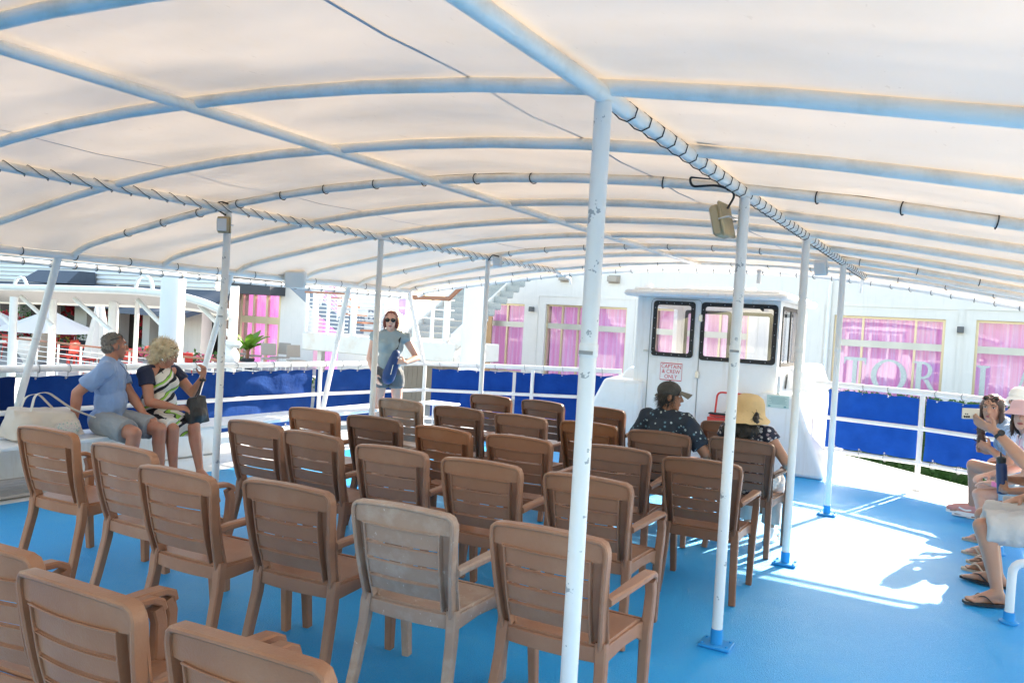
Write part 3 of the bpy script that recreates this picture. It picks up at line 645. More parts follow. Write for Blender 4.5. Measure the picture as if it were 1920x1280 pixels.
def dots_mat(name, base, cols, scale, thr):
    m = mat(name, base, 0.85, bump=0.8, bscale=15); t = m.node_tree; N, L = t.nodes, t.links; b = N['Principled BSDF']
    tc = [q for q in N if q.type == 'TEX_COORD'][0]; v = N.new('ShaderNodeTexVoronoi'); v.inputs['Scale'].default_value = scale; L.new(tc.outputs['Object'], v.inputs['Vector'])
    lt = N.new('ShaderNodeMath'); lt.operation = 'LESS_THAN'; lt.inputs[1].default_value = thr; L.new(v.outputs['Distance'], lt.inputs[0])
    cr = N.new('ShaderNodeValToRGB'); sp = N.new('ShaderNodeSeparateColor'); L.new(v.outputs['Color'], sp.inputs[0]); L.new(sp.outputs[0], cr.inputs[0]); cr.color_ramp.interpolation = 'CONSTANT'
    el = cr.color_ramp.elements; el[0].color = (*cols[0], 1); el[1].position = .5; el[1].color = (*cols[1], 1)
    q = N.new('ShaderNodeMix'); q.data_type = 'RGBA'; src = b.inputs['Base Color'].links[0].from_socket
    L.new(src, q.inputs['A']); L.new(cr.outputs[0], q.inputs['B']); L.new(lt.outputs[0], q.inputs['Factor']); L.new(q.outputs['Result'], b.inputs['Base Color']); return m
M['dotshirt'] = dots_mat('navy shirt with small dots', (0.016, 0.026, 0.045), [(0.35, 0.42, 0.45), (0.10, 0.19, 0.26)], 26, 0.26); M['floral'] = dots_mat('navy floral print', (0.022, 0.026, 0.05), [(0.62, 0.60, 0.62), (0.30, 0.24, 0.28)], 34, 0.42)
M['tieDye'] = dots_mat('pink and white print', (0.75, 0.55, 0.58), [(0.8, 0.75, 0.72), (0.72, 0.35, 0.42)], 14, 0.5); M['totefloral'] = dots_mat('cream canvas with green flowers', (0.60, 0.53, 0.45), [(0.34, 0.42, 0.36), (0.55, 0.44, 0.42)], 55, 0.42)
def stripes_mat():
    m = mat('white black and green striped dress', (0.70, 0.66, 0.60), 0.85, var=0.04, bump=0.8, bscale=15); t = m.node_tree; N, L = t.nodes, t.links; b = N['Principled BSDF']
    tc = [q for q in N if q.type == 'TEX_COORD'][0]; sx = N.new('ShaderNodeSeparateXYZ'); L.new(tc.outputs['Object'], sx.inputs[0])
    nz = N.new('ShaderNodeTexNoise'); nz.inputs['Scale'].default_value = 3; L.new(tc.outputs['Object'], nz.inputs['Vector'])
    def mth(op, a, bb, c=None):
        n = N.new('ShaderNodeMath'); n.operation = op
        for i, q in enumerate((a, bb, c)):
            if q is None: continue
            if isinstance(q, (int, float)): n.inputs[i].default_value = q
            else: L.new(q, n.inputs[i])
        return n.outputs[0]
    s = mth('MULTIPLY_ADD', sx.outputs['Z'], 5.6, 0.0); s = mth('MULTIPLY_ADD', sx.outputs['X'], 3.6, s); s = mth('MULTIPLY_ADD', nz.outputs['Fac'], 1.0, s); s = mth('FRACT', s, 0)
    cr = N.new('ShaderNodeValToRGB'); cr.color_ramp.interpolation = 'CONSTANT'; L.new(s, cr.inputs[0]); e = cr.color_ramp.elements
    W, B, G = (0.70, 0.66, 0.60, 1), (0.012, 0.012, 0.02, 1), (0.30, 0.56, 0.07, 1)
    e[0].color = W; e[1].position = .44; e[1].color = B
    for p_, c_ in ((.66, W), (.82, G), (.96, B)): k = e.new(p_); k.color = c_
    fr = mth('GREATER_THAN', sx.outputs['Y'], 0.015); q = N.new('ShaderNodeMix'); q.data_type = 'RGBA'; q.inputs['A'].default_value = (0.012, 0.016, 0.045, 1); L.new(cr.outputs[0], q.inputs['B']); L.new(fr, q.inputs['Factor']); L.new(q.outputs['Result'], b.inputs['Base Color']); return m
M['dress'] = stripes_mat()

def V(*a): return Vector(a)
def fuse(name, mb, m, parent, voxel=.009, smooth=5, rough=0.0, fold=0.0, seed=0):
    me = mb.mesh('tmp'); o = bpy.data.objects.new('tmp', me); COL.objects.link(o)
    r = o.modifiers.new('r', 'REMESH'); r.mode = 'VOXEL'; r.voxel_size = voxel; r.use_smooth_shade = True
    if smooth: s = o.modifiers.new('s', 'SMOOTH'); s.factor = 0.5; s.iterations = smooth
    dg = bpy.context.evaluated_depsgraph_get(); dg.update(); me2 = bpy.data.meshes.new_from_object(o.evaluated_get(dg), depsgraph=dg)
    bpy.data.objects.remove(o); bpy.data.meshes.remove(me); me2.name = name; me2.materials.clear(); me2.materials.append(M[m] if isinstance(m, str) else m)
    if rough or fold:
        nn = [v.normal.copy() for v in me2.vertices]
        for v, n in zip(me2.vertices, nn):
            p = v.co; d = 0
            if rough: d += rough*noise.noise(p*45+Vector((seed, 0, 0)))
            if fold: d += fold*(noise.noise(Vector((p.x*16, p.y*16, p.z*9+seed)))+.5*abs(noise.noise(Vector((p.x*30+seed, p.y*30, p.z*14)))))
            v.co = p+n*d
    for p in me2.polygons: p.use_smooth = True
    o = bpy.data.objects.new(name, me2); COL.objects.link(o); o.parent = parent; return o
def ik(a, b, l1, l2, hint):
    d = b-a; L = min(d.length, (l1+l2)*.995); t = d.normalized(); x = (l1*l1-l2*l2+L*L)/(2*L); h = math.sqrt(max(0, l1*l1-x*x)); p = hint-t*hint.dot(t); p = p.normalized() if p.length > 1e-6 else V(0, 0, 1)
    return a+t*x+p*h
def rotz(v, a): return Matrix.Rotation(a, 3, 'Z') @ v
def hand(mb, w_, d, n, thumb, curl=.6, s=1.0, spread=.18):
    d = d.normalized(); n = (n-d*n.dot(d)).normalized(); c = d.cross(n)*(1 if thumb > 0 else -1)   # c points to the thumb side
    palm = w_+d*.045*s; R = Matrix((c, d, n)).transposed(); mb.ball(palm, (.040*s, .050*s, .016*s), 12, 8, R); mb.cone(w_-d*.01, .026*s, w_+d*.03*s, .026*s)
    for k, (off, L) in enumerate(((.028, .074), (.009, .082), (-.010, .077), (-.028, .060))):
        p = palm+d*.036*s+c*off*s; dd = (d+c*off*spread*8).normalized(); cu = curl*(1+.10*k)
        for seg, q in ((.45, .5), (.32, 1.1), (.23, 1.6)):
            a = cu*q; e = p+(dd*math.cos(a)+n*math.sin(a))*L*seg*s; mb.cone(p, .0098*s, e, .0088*s, 10); p = e
    p = palm-d*.022*s+c*.032*s; e = p+(c*.75+d*.55+n*.35).normalized()*.038*s; mb.cone(p, .014*s, e, .011*s, 10); mb.cone(e, .011*s, e+(c*.15+d*.85+n*(.3+.3*curl)).normalized()*.032*s, .009*s, 10)
class Fig:
    """one person: joints in the person's own frame (x right, y forward, z up)"""
    def __init__(s, root, P, U=V(0, 0, 1), twist=0.0, k=1.0, head=(0.0, 0.0), girth=1.0, belly=1.0, shw=.185, bust=0.0, hipw=.09, neckf=.02, headoff=V(0, 0, 0)):
        s.root = root; s.k = k; s.P = P; s.U = U.normalized(); s.pr = []; s.g = girth
        s.ax = rotz(V(1, 0, 0), twist); s.fw = s.U.cross(s.ax)*-1; s.fw = (V(0, 0, 0)+s.ax.cross(s.U)*-1) if False else s.U.cross(s.ax); s.fw.normalize()
        U_ = s.U; s.waist = P+U_*.16*k; s.chest = P+U_*.34*k; s.sc = P+U_*.455*k; s.nb = P+U_*.50*k
        s.shR = s.sc+s.ax*shw*k-U_*.01; s.shL = s.sc-s.ax*shw*k-U_*.01; s.hipR = P+V(hipw*k, .02, -.02); s.hipL = P+V(-hipw*k, .02, -.02)
        R = Matrix((s.ax, s.fw, U_)).transposed(); R0 = Matrix((V(1, 0, 0), U_.cross(V(1, 0, 0)), U_)).transposed()
        g = girth; A = s.pr.append
        A(('pelvis', 'ball', P, V(.165*g, .118*g, .125)*k, R0)); A(('waist', 'ball', s.waist+s.fw*.012*belly, V(.143*g*belly, .112*g*belly, .15)*k, R)); A(('chest', 'ball', s.chest, V(.158*g, .112*g, .165)*k, R))
        if bust:
            for sg in (-1, 1): A(('chest', 'ball', s.chest+s.ax*.068*sg*k+s.fw*.075*k+U_*.01, V(.065, .062, .068)*k*bust, R))
        A(('shoulder', 'cone', s.shL, .062*k*g, s.shR, .062*k*g)); A(('shoulder', 'cone', s.nb+U_*.0-s.fw*.01, .058*k, s.sc+s.ax*.10*k, .058*k)); A(('shoulder', 'cone', s.nb-s.fw*.01, .058*k, s.sc-s.ax*.10*k, .058*k))
        yaw, pitch = head; s.hx = rotz(V(1, 0, 0), yaw); hf = rotz(V(0, 1, 0), yaw); s.hf = (hf*math.cos(pitch)-V(0, 0, 1)*math.sin(pitch)).normalized(); s.hu = s.hx.cross(s.hf).normalized()
        s.H = s.nb+U_*.155*k+s.hf*neckf*k+headoff; A(('neck', 'cone', s.nb-U_*.03, .058*k*min(g, 1.1), s.H-s.hu*.055*k-s.hf*.018*k, .052*k))
        s.head_prims()
    def h(s, x, y, z): return s.H+(s.hx*x+s.hf*y+s.hu*z)*s.k
    def head_prims(s):
        k = s.k; R = Matrix((s.hx, s.hf, s.hu)).transposed(); s.R = R; A = s.pr.append
        for c, r in (((0, -.012, .028), (.074, .092, .080)), ((0, .022, -.022), (.060, .068, .088)), ((0, .058, -.094), (.030, .026, .022)), ((0, .035, -.07), (.048, .045, .04))): A(('head', 'ball', s.h(*c), V(*r)*k, R))
        A(('head', 'cone', s.h(0, .082, .016), .009*k, s.h(0, .103, -.026), .0135*k)); A(('head', 'ball', s.h(0, .096, -.030), V(.0165, .011, .009)*k, R)); A(('head', 'cone', s.h(-.034, .077, .032), .012*k, s.h(.034, .077, .032), .012*k))
        for sg in (-1, 1): A(('head', 'ball', s.h(sg*.034, .062, -.018), V(.020, .017, .018)*k, R)); A(('head', 'ball', s.h(sg*.073, -.008, -.008), V(.010, .020, .031)*k, R))
        A(('head', 'cone', s.h(-.013, .081, -.058), .0075*k, s.h(.013, .081, -.058), .0075*k)); A(('head', 'cone', s.h(-.010, .080, -.069), .0085*k, s.h(.010, .080, -.069), .0085*k))
    def leg(s, side, knee, ankle, toe, barefoot=True):
        h = s.hipR if side > 0 else s.hipL; k, g = s.k, s.g; A = s.pr.append
        A(('thigh', 'cone', h, .088*k*g, knee, .057*k*g)); cf = knee+(ankle-knee)*.30; b = (knee-h).normalized()
        back = (ankle-knee).normalized().cross(V(1, 0, 0)); back = back*(-1 if back.y > 0 else 1)
        A(('shin', 'cone', knee, .055*k*g, cf+back*.012, .054*k*g)); A(('shin', 'cone', cf+back*.012, .053*k*g, ankle, .034*k)); f = (toe-ankle); f.z = 0; f.normalize()
        heel = V(ankle.x, ankle.y, toe.z+.012)-f*.035*k; ball_ = ankle+(toe-ankle)*.66; ball_.z = toe.z+.008; A(('foot', 'cone', ankle, .036*k, heel, .030*k)); A(('foot', 'cone', ankle, .036*k, ball_, .028*k)); A(('foot', 'cone', heel, .028*k, ball_, .028*k)); sd = f.cross(V(0, 0, 1))
        A(('foot', 'cone', ball_-sd*.02*k, .022*k, ball_+sd*.02*k, .022*k))
        for q in range(5): o = (q-2)*.018*k; e = V(toe.x, toe.y, toe.z)+sd*o*1.0-f*abs(q-(1.2 if side > 0 else 2.8))*.008*k; A(('foot', 'cone', ball_+sd*o*.9, .012*k, e, .0095*k if q != (0 if side > 0 else 4) else .012*k))
        return s
    def arm(s, side, wrist, hint, hd=None, hn=None, curl=.6, elbow=None):
        sh = s.shR if side > 0 else s.shL; k, g = s.k, s.g; A = s.pr.append
        e = elbow if elbow is not None else ik(sh, wrist, .285*k, .255*k, hint); L = (wrist-e).length; wrist = e+(wrist-e)*(min(L, .265*k)/L)
        A(('uparm', 'cone', sh, .056*k*g, e, .042*k*g)); A(('forearm', 'cone', e, .042*k*g, e+(wrist-e)*.3, .043*k*g)); A(('forearm', 'cone', e+(wrist-e)*.3, .043*k*g, wrist, .026*k)); 
        if hd is None: hd = wrist-e
        if hn is None: hn = V(0, 0, -1)
        A(('hand', 'hand', wrist, hd, hn, side*1.0, curl)); 
        if side > 0: s.elR, s.wrR, s.hdR = e, wrist, hd
        else: s.elL, s.wrL, s.hdL = e, wrist, hd
        return s
    def emit(s, mb, tags, inflate=0.0, cut=None, side=None):
        for p in s.pr:
            if p[0] not in tags: continue
            if p[1] == 'ball': mb.ball(p[2], p[3]+V(inflate, inflate, inflate), 16, 12, p[4])
            elif p[1] == 'cone':
                a, ra, b, rb = p[2], p[3], p[4], p[5]
                if cut and p[0] in cut:
                    f = cut[p[0]]; b2 = a+(b-a)*f; mb.cone(a, ra+inflate, b2, ra+(rb-ra)*f*.6+inflate*1.5, 18, flat=True); mb.ball(a, ra+inflate)
                else: mb.cone(a, ra+inflate, b, rb+inflate, 16)
            else: hand(mb, p[2], p[3], p[4], p[5], p[6], s.k)
        return mb
    def body(s, m): mb = MB(); s.emit(mb, ('pelvis', 'waist', 'chest', 'shoulder', 'neck', 'head', 'thigh', 'shin', 'foot', 'uparm', 'forearm', 'hand')); fuse('body', mb, m, s.root, .0066, 3); return s
    def garment(s, name, m, tags, inflate=.012, cut=None, fold=.004, extra=None, seed=0):
        mb = MB(); s.emit(mb, tags, inflate, cut)
        if extra: extra(mb)
        return fuse(name, mb, m, s.root, .010, 3, fold=fold, seed=seed)
    def face(s, brow='hair_brown', eyes=True, brows=True):
        k = s.k; par = s.root; R = s.R
        if eyes:
            for sg in (-1, 1):
                e = MB().ball(s.h(sg*.031, .074, .012), V(.0125, .009, .0075)*k, 12, 8, R).build('eye', 'eyewhite', par, local=True); MB().ball(s.h(sg*.031, .0805, .012), V(.0058, .004, .0062)*k, 10, 6, R).build('iris', 'iris', e, local=True)
                MB().tube([s.h(sg*x, .0845-abs(x-.031)*.25, .0195+.0-(x-.031)**2*22) for x in (.018, .025, .031, .038, .044)], .0018*k, 6).build('eyelash', 'iris', par, local=True)
        if brows:
            for sg in (-1, 1): MB().tube([s.h(sg*x, .090-abs(x-.02)*.35, z) for x, z in ((.014, .030), (.025, .035), (.037, .036), (.048, .030))], [.003*k, .0042*k, .0038*k, .002*k], 6).build('eyebrow', brow, par, local=True)
        MB().tube([s.h(x, .0895-x*x*14, -.0575-abs(x)*.05) for x in (-.022, -.012, 0, .012, .022)], [.002*k, .0042*k, .0044*k, .0042*k, .002*k], 8).build('lip', 'lip', par, local=True); MB().tube([s.h(x, .089-x*x*14, -.0665+abs(x)*.10) for x in (-.020, -.011, 0, .011, .020)], [.002*k, .0050*k, .0056*k, .0050*k, .002*k], 8).build('lip', 'lip', par, local=True)
    def hair(s, m, balls, voxel=.008, rough=.004, smooth=2, name='hair', strands=(700, .045, .6)):
        mb = MB()
        for c, r in balls: mb.ball(s.h(*c), V(*r)*s.k, 14, 10, s.R)
        o = fuse(name, mb, m, s.root, voxel, smooth, rough=rough)
        if name == 'hair' and strands:
            me = o.data; n, L, dr = strands; vs = [tuple(v.co) for v in me.vertices]; fs = [tuple(p.vertices) for p in me.polygons]; rnd = random.Random(len(vs)); pick = [(v.co.copy(), v.normal.copy()) for v in me.vertices]
            for q in range(n):
                p, nn = rnd.choice(pick); d = (nn*(1-dr)+V(rnd.gauss(0, .35), rnd.gauss(0, .35), -dr*1.1+rnd.gauss(0, .25))).normalized(); l = L*rnd.uniform(.5, 1.3); a = p-nn*.003; b_ = p+d*l*.55+nn*.003; c = p+d*l+V(0, 0, -dr*l*.35); w_ = d.cross(nn); w_ = (w_.normalized() if w_.length > 1e-4 else V(1, 0, 0))*.0016; k = len(vs)
                vs += [tuple(a-w_), tuple(a+w_), tuple(b_-w_), tuple(b_+w_), tuple(c)]; fs += [(k, k+1, k+3, k+2), (k+2, k+3, k+4)]
            m2 = bpy.data.meshes.new('hair'); m2.from_pydata(vs, [], fs); m2.materials.append(me.materials[0]); [setattr(p, 'use_smooth', True) for p in m2.polygons]; o.data = m2
        return o
    def shades(s, up, back, fm='black', lm='lens', round_=.026):
        k = s.k; t = MB()
        for sg in (-1, 1):
            c = s.h(sg*.034, .09+back, .012+up); ring = [c+(s.hx*math.cos(a)*round_+s.hu*math.sin(a)*round_*.86)*k for a in [rad(q*20) for q in range(18)]]; t.tube(ring, .0028*k, 6, closed=True)
            t.tube([c+s.hx*sg*round_*k, s.h(sg*.074, .06+back*.9, .02+up*.9), s.h(sg*.08, -.03+back*.6, .012+up*.55)], .0026*k, 6)
        t.tube([s.h(-.009, .094+back, .018+up), s.h(.009, .094+back, .018+up)], .0028*k, 6); g = t.build('sunglasses', fm, s.root, local=True)
        for sg in (-1, 1): MB().ball(s.h(sg*.034, .091+back, .012+up), V(round_, .003, round_*.86)*k, 14, 8, s.R).build('lens', lm, g, local=True)
def shoe(fig, side, m, sole, ankle, toe, name='shoe', high=.05):
    f = (toe-ankle); f.z = 0; L = f.length; f.normalize(); sd = f.cross(V(0, 0, 1)); k = fig.k; zb = toe.z-.012
    mb = MB(); heel = ankle-f*.035*k; heel.z = zb+.035; mb.cone(ankle+V(0, 0, .01), .044*k, heel, .040*k); mb.cone(ankle, .043*k, ankle+(toe-ankle)*.7+V(0, 0, .012), .038*k); mb.cone(heel, .038*k, ankle+(toe-ankle)*.75+V(0, 0, .004), .037*k); q = ankle+(toe-ankle)*.8; q.z = zb+.032; mb.cone(q-sd*.012, .034*k, q+sd*.012, .034*k); q = toe.copy(); q.z = zb+.03; mb.ball(q-f*.01, V(.034, .034, .026)*k)
    o = fuse(name, mb, m, fig.root, .007, 3); s = MB(); P = []
    for i in range(13): y = -.082+(L+.105)*i/12; wd = .036+.012*math.sin(math.pi*min(1, i/9))-(.016 if i in (0, 12) else 0); P.append((y, wd))
    poly = [ankle+f*y+sd*w_*k for y, w_ in P]+[ankle+f*y-sd*w_*k for y, w_ in P[::-1]]; s.prism([V(p.x, p.y, zb-.012) for p in poly], (0, 0, .026)); s.build('sole', sole, o, local=True)
def sandal(fig, side, ankle, toe, m='black'):
    f = (toe-ankle); f.z = 0; L = f.length; f.normalize(); sd = f.cross(V(0, 0, 1)); z = toe.z-.024; P = []
    for i in range(13): y = -.075+(L+.10)*i/12; P.append((y, .034+.016*math.sin(math.pi*min(1, (i/12)*1.15))-(.012 if i in (0, 12) else 0)))
    poly = [ankle+f*y+sd*w_ for y, w_ in P]+[ankle+f*y-sd*w_ for y, w_ in P[::-1]]; mb = MB().prism([V(p.x, p.y, z) for p in poly], (0, 0, .018)); o = mb.build('flip_flop', m, fig.root, local=True)
    a = ankle+f*(L*.80); a.z = toe.z+.012
    for sg in (-1, 1): b = ankle+f*L*.22+sd*sg*.043; b.z = z+.015; c = ankle+f*L*.52+sd*sg*.03; c.z = toe.z+.048; MB().sweep(arc([a, c, b], .05), [(0, 0, 1)]*len(arc([a, c, b], .05)), .006, .022).build('strap', m, o, local=True)

# --- the seated man in the blue shirt
r = thing('person', 'seated man in a pale blue T-shirt and grey shorts with cropped grey hair', 'person', (-6.93, 4.60, 0), rad(-78))
f = Fig(r, V(0, 0, .575), V(.0, -.04, 1), rad(34), 1.06, head=(rad(56), rad(0)), girth=1.06, belly=1.0, neckf=.04)
f.leg(1, V(.15, .44, .50), V(.17, .43, .09), V(.20, .60, .024)).leg(-1, V(-.14, .46, .51), V(-.13, .50, .09), V(-.15, .68, .024))
f.arm(1, V(.30, -.10, .57), V(.6, -.6, 0), hd=V(.05, .12, -1), hn=V(-1, .2, 0), curl=.3).arm(-1, V(-.16, .26, .63), V(-.5, -.6, -.3), hd=V(.2, 1, -.15), hn=V(0, 0, -1), curl=.4)
f.body('skin_tan'); f.garment('t_shirt', 'tee_blue', ('pelvis', 'waist', 'chest', 'shoulder', 'uparm'), .016, {'uparm': .72}, .012)
f.garment('shorts', 'short_grey', ('thigh',), .020, {'thigh': .80}, .010, extra=lambda mb: mb.ball(f.P-V(0, 0, .01), (.19, .145, .13), 16, 12))
f.hair('hair_grey', [((0, -.022, .033), (.0755, .0905, .0795)), ((0, -.047, -.02), (.0695, .060, .06)), ((.062, .005, -.005), (.012, .02, .03)), ((-.062, .005, -.005), (.012, .02, .03))], .005, .0045, strands=(2600, .010, .1)); f.face('hair_grey'); f.shades(.062, -.045, 'black', 'lens', .024)
MB().tube([f.wrR+V(.03*math.cos(a), .03*math.sin(a), .05) for a in [rad(q*30) for q in range(12)]], .004, 6, closed=True).build('bracelet', 'cream', r, local=True)
MB().tube([f.nb+V(-.06, .03, .02), f.chest+f.fw*.13+V(-.03, 0, .08), f.chest+f.fw*.137+V(0, 0, -.02), f.chest+f.fw*.13+V(.03, 0, .08), f.nb+V(.06, .03, .02)], .0022, 6).build('cord_necklace', 'bagblack', r, local=True)
# --- the seated woman in the striped dress
r = thing('person', 'seated blond woman in a navy, white and green striped dress looking into her bag', 'person', (-6.92, 5.09, 0), rad(-90))
f = Fig(r, V(0, 0, .56), V(.0, .08, 1), rad(10), 1.0, head=(rad(42), rad(26)), girth=1.08, belly=1.12, bust=1.1, neckf=.055)
f.leg(1, V(.13, .43, .50), V(.12, .46, .09), V(.13, .64, .024)).leg(-1, V(-.10, .44, .51), V(-.10, .56, .09), V(-.10, .74, .024))
f.arm(1, V(.02, .34, .69), V(.7, -.3, -.7), hd=V(-.5, .8, -.05), hn=V(-.4, -.2, -.8), curl=.55).arm(-1, V(-.26, .34, .98), V(-.4, .2, -1), hd=V(-.05, .05, 1), hn=V(.9, .1, 0), curl=1.1)
f.body('skin_tan')
f.garment('dress', 'dress', ('pelvis', 'waist', 'chest'), .014, None, .004, extra=lambda mb: ([mb.cone(V(sg*.085, .0, .545), .115, V(sg*.110, .425, .515), .086, 18, flat=True) for sg in (-1, 1)], mb.cone(V(0, .0, .55), .115, V(0, .37, .53), .082, 18, flat=True), mb.hexa([V(-.17, .06, .47), V(.17, .06, .47), V(.17, .42, .42), V(-.17, .42, .42), V(-.15, .06, .57), V(.15, .06, .57), V(.15, .42, .56), V(-.15, .42, .56)])))
f.garment('sleeve', 'navycotton', ('uparm',), .014, {'uparm': .42}, .003, extra=lambda mb: (mb.cone(f.shL-f.fw*.02, .074, f.sc-f.ax*.09-f.fw*.02, .074), mb.cone(f.shR-f.fw*.02, .074, f.sc+f.ax*.09-f.fw*.02, .074)))
random.seed(3); B = [((0, -.025, .045), (.090, .100, .085)), ((0, -.075, -.02), (.092, .070, .095)), ((0, -.095, .05), (.085, .07, .08)), ((0, -.085, -.10), (.07, .05, .06)), ((.055, -.03, -.02), (.03, .045, .05)), ((-.055, -.03, -.02), (.03, .045, .05))]
for q in range(46):
    a = random.uniform(0, 6.28); b_ = random.uniform(-.35, 1.2); p = V(math.cos(a)*.10*math.cos(b_), -.055+math.sin(a)*.10*math.cos(b_), .01+.11*math.sin(b_))
    if p.y < .03 or p.z > .075: B.append(((p.x, p.y, p.z), (.022, .022, .024)))
f.hair('hair_blond', B, .0075, .009, 2, strands=(1800, .045, .3)); f.face('hair_blond'); f.shades(.072, -.05, 'black', 'lens', .026)
MB().ball(f.h(.082, -.005, -.055), (.012, .012, .016)).build('earring', 'silver', r, local=True)
MB().tube([f.nb+f.fw*(.055+.05*math.sin(math.pi*q/8))+f.ax*(.075*math.cos(math.pi*q/8))+V(0, 0, .015-.10*math.sin(math.pi*q/8)) for q in range(9)], .004, 6).build('bead_necklace', 'bagblack', r, local=True)
MB().lathe([(.030, -.012), (.033, 0), (.030, .012)], f.wrL-V(0, 0, .03), 14).build('bracelet', 'bagblack', r, local=True)
# --- the standing woman
r = thing('person', 'standing woman with auburn hair and round dark sunglasses, sleeveless grey top and charcoal shorts', 'person', (-6.70, 8.45, 0), math.atan2(-6.2, -8.45)*-1+math.pi) 
r.rotation_euler.z = math.atan2(-6.7, -8.45) if False else rad(180+38)
f = Fig(r, V(0, 0, .93), V(.02, .10, 1), rad(0), 1.08, head=(rad(-4), rad(4)), girth=.98, bust=.9, neckf=.03)
f.leg(1, V(.125, .05, .51), V(.13, .0, .09), V(.15, .18, .024)).leg(-1, V(-.125, .05, .51), V(-.13, .0, .09), V(-.15, .18, .024))
f.arm(1, V(.19, .17, .91), V(.5, -.8, -.2), hd=V(-.35, .25, -.8), hn=V(-.8, -.4, 0), curl=.5).arm(-1, V(-.20, .26, 1.09), V(-.8, -.6, -.4), hd=V(.8, .35, .15), hn=V(.2, -.9, -.2), curl=1.2)
f.body('skin_fair'); f.garment('top', 'tee_grey', ('waist', 'chest', 'shoulder'), .014, None, .008, extra=lambda mb: (None), seed=4)
f.garment('shorts', 'charcoal', ('pelvis', 'thigh'), .012, {'thigh': .44}, .011, seed=8)
f.hair('hair_red', [((0, -.030, .038), (.083, .094, .083)), ((0, -.075, -.03), (.080, .055, .09)), ((-.072, -.02, -.03), (.026, .048, .075)), ((.072, -.02, -.03), (.026, .048, .07))], .008, .006)
f.face('hair_red', eyes=False); f.shades(0, .0, 'black', 'lens', .027)
for sd_, a in ((1, 'skin_fair'),): pass
shoe(f, 1, 'shoewhite', 'shoewhite', V(.13, .0, .09), V(.15, .18, .03)); shoe(f, -1, 'shoewhite', 'shoewhite', V(-.13, .0, .09), V(-.15, .18, .03))
RS = root_mat(r)
sb = thing('sling_bag', 'dark blue nylon sling bag with a black strap across the standing woman', 'bag', RS @ V(0, .2, .95), r.rotation_euler.z)
mb = MB(); mb.cone(V(-.075, .235, 1.20), .055, V(.01, .255, .88), .085); mb.cone(V(-.06, .24, 1.12), .075, V(.0, .25, .93), .09); q = fuse('pouch', mb, 'slingblue', None, .01, 4, fold=.003); q.data.transform(root_inv(sb) @ RS); q.parent = sb
mb = MB(); mb.sweep([RS @ p for p in arc([V(-.07, .20, 1.22), V(-.105, .15, 1.36), V(-.125, .07, 1.49), V(-.12, -.03, 1.50), V(-.05, -.10, 1.38)], .06)], (1, 0, .2), .038, .005); mb.build('strap', 'bagblack', sb)
mb = MB(); mb.tube([RS @ p for p in (V(-.045, .325, 1.06), V(-.02, .335, .93))], .004, 6); mb.build('zip', 'silver', sb)
# --- the man in the grey cap
r = thing('person', 'man in a washed charcoal cap and navy dotted shirt seen from behind', 'person', (-2.09, 6.36, 0), rad(-4))
f = Fig(r, V(0, 0, .55), V(.0, -.17, 1), rad(-6), .965, head=(rad(-66), rad(2)), girth=1.10, belly=1.06, neckf=.03)
f.leg(1, V(.14, .44, .52), V(.14, .46, .09), V(.15, .64, .024)).leg(-1, V(-.14, .44, .52), V(-.14, .46, .09), V(-.15, .64, .024))
f.arm(1, V(.33, .16, .685), V(.6, -.9, -.5), hd=V(.1, 1, -.35), hn=V(-.3, 0, -1), curl=.5).arm(-1, V(-.24, .20, .68), V(-.6, -.9, -.3), hd=V(.1, 1, -.2), hn=V(0, 0, -1), curl=.5)
f.body('skin_brown'); f.garment('shirt', 'dotshirt', ('pelvis', 'waist', 'chest', 'shoulder', 'uparm'), .016, {'uparm': .82}, .011, extra=lambda mb: mb.cone(f.nb-f.U*.02, .075, f.nb+f.U*.035-f.fw*.01, .068, 18, True))
f.garment('trousers', 'charcoal', ('thigh', 'shin'), .016, {'shin': .9}, .004)
f.hair('hair_black', [((0, -.025, .0), (.0765, .085, .075)), ((0, -.06, -.035), (.065, .045, .055)), ((.066, .02, -.005), (.010, .012, .03)), ((-.066, .02, -.005), (.010, .012, .03))], .007, .002); f.face('hair_black')
f.hair('cap_grey', [((0, -.014, .052), (.086, .105, .080))], .007, .0, 2, 'cap')
P = [[f.h(x*.078, .075+.105*q*(1-.35*x*x), .055-.022*q-.014*x*x*q-.02*x*x) for q in (0, .33, .66, 1)] for x in [-1+k/5 for k in range(11)]]; cp = [c for c in r.children if c.name.startswith('cap')][0]
MB().shell(P, .005).build('cap_brim', 'capbrim', cp, local=True); MB().ball(f.h(0, -.014, .133), .009).build('cap_button', 'capbrim', cp, local=True)
MB().tube([f.h(-.04, -.112, .005), f.h(0, -.122, -.002), f.h(.04, -.112, .005)], .008, 8).build('cap_strap', 'capbrim', cp, local=True)
for q in (-.005,): shoe(f, 1, 'black', 'black', V(.14, .46, .09), V(.15, .64, .03)); shoe(f, -1, 'black', 'black', V(-.14, .46, .09), V(-.15, .64, .03))
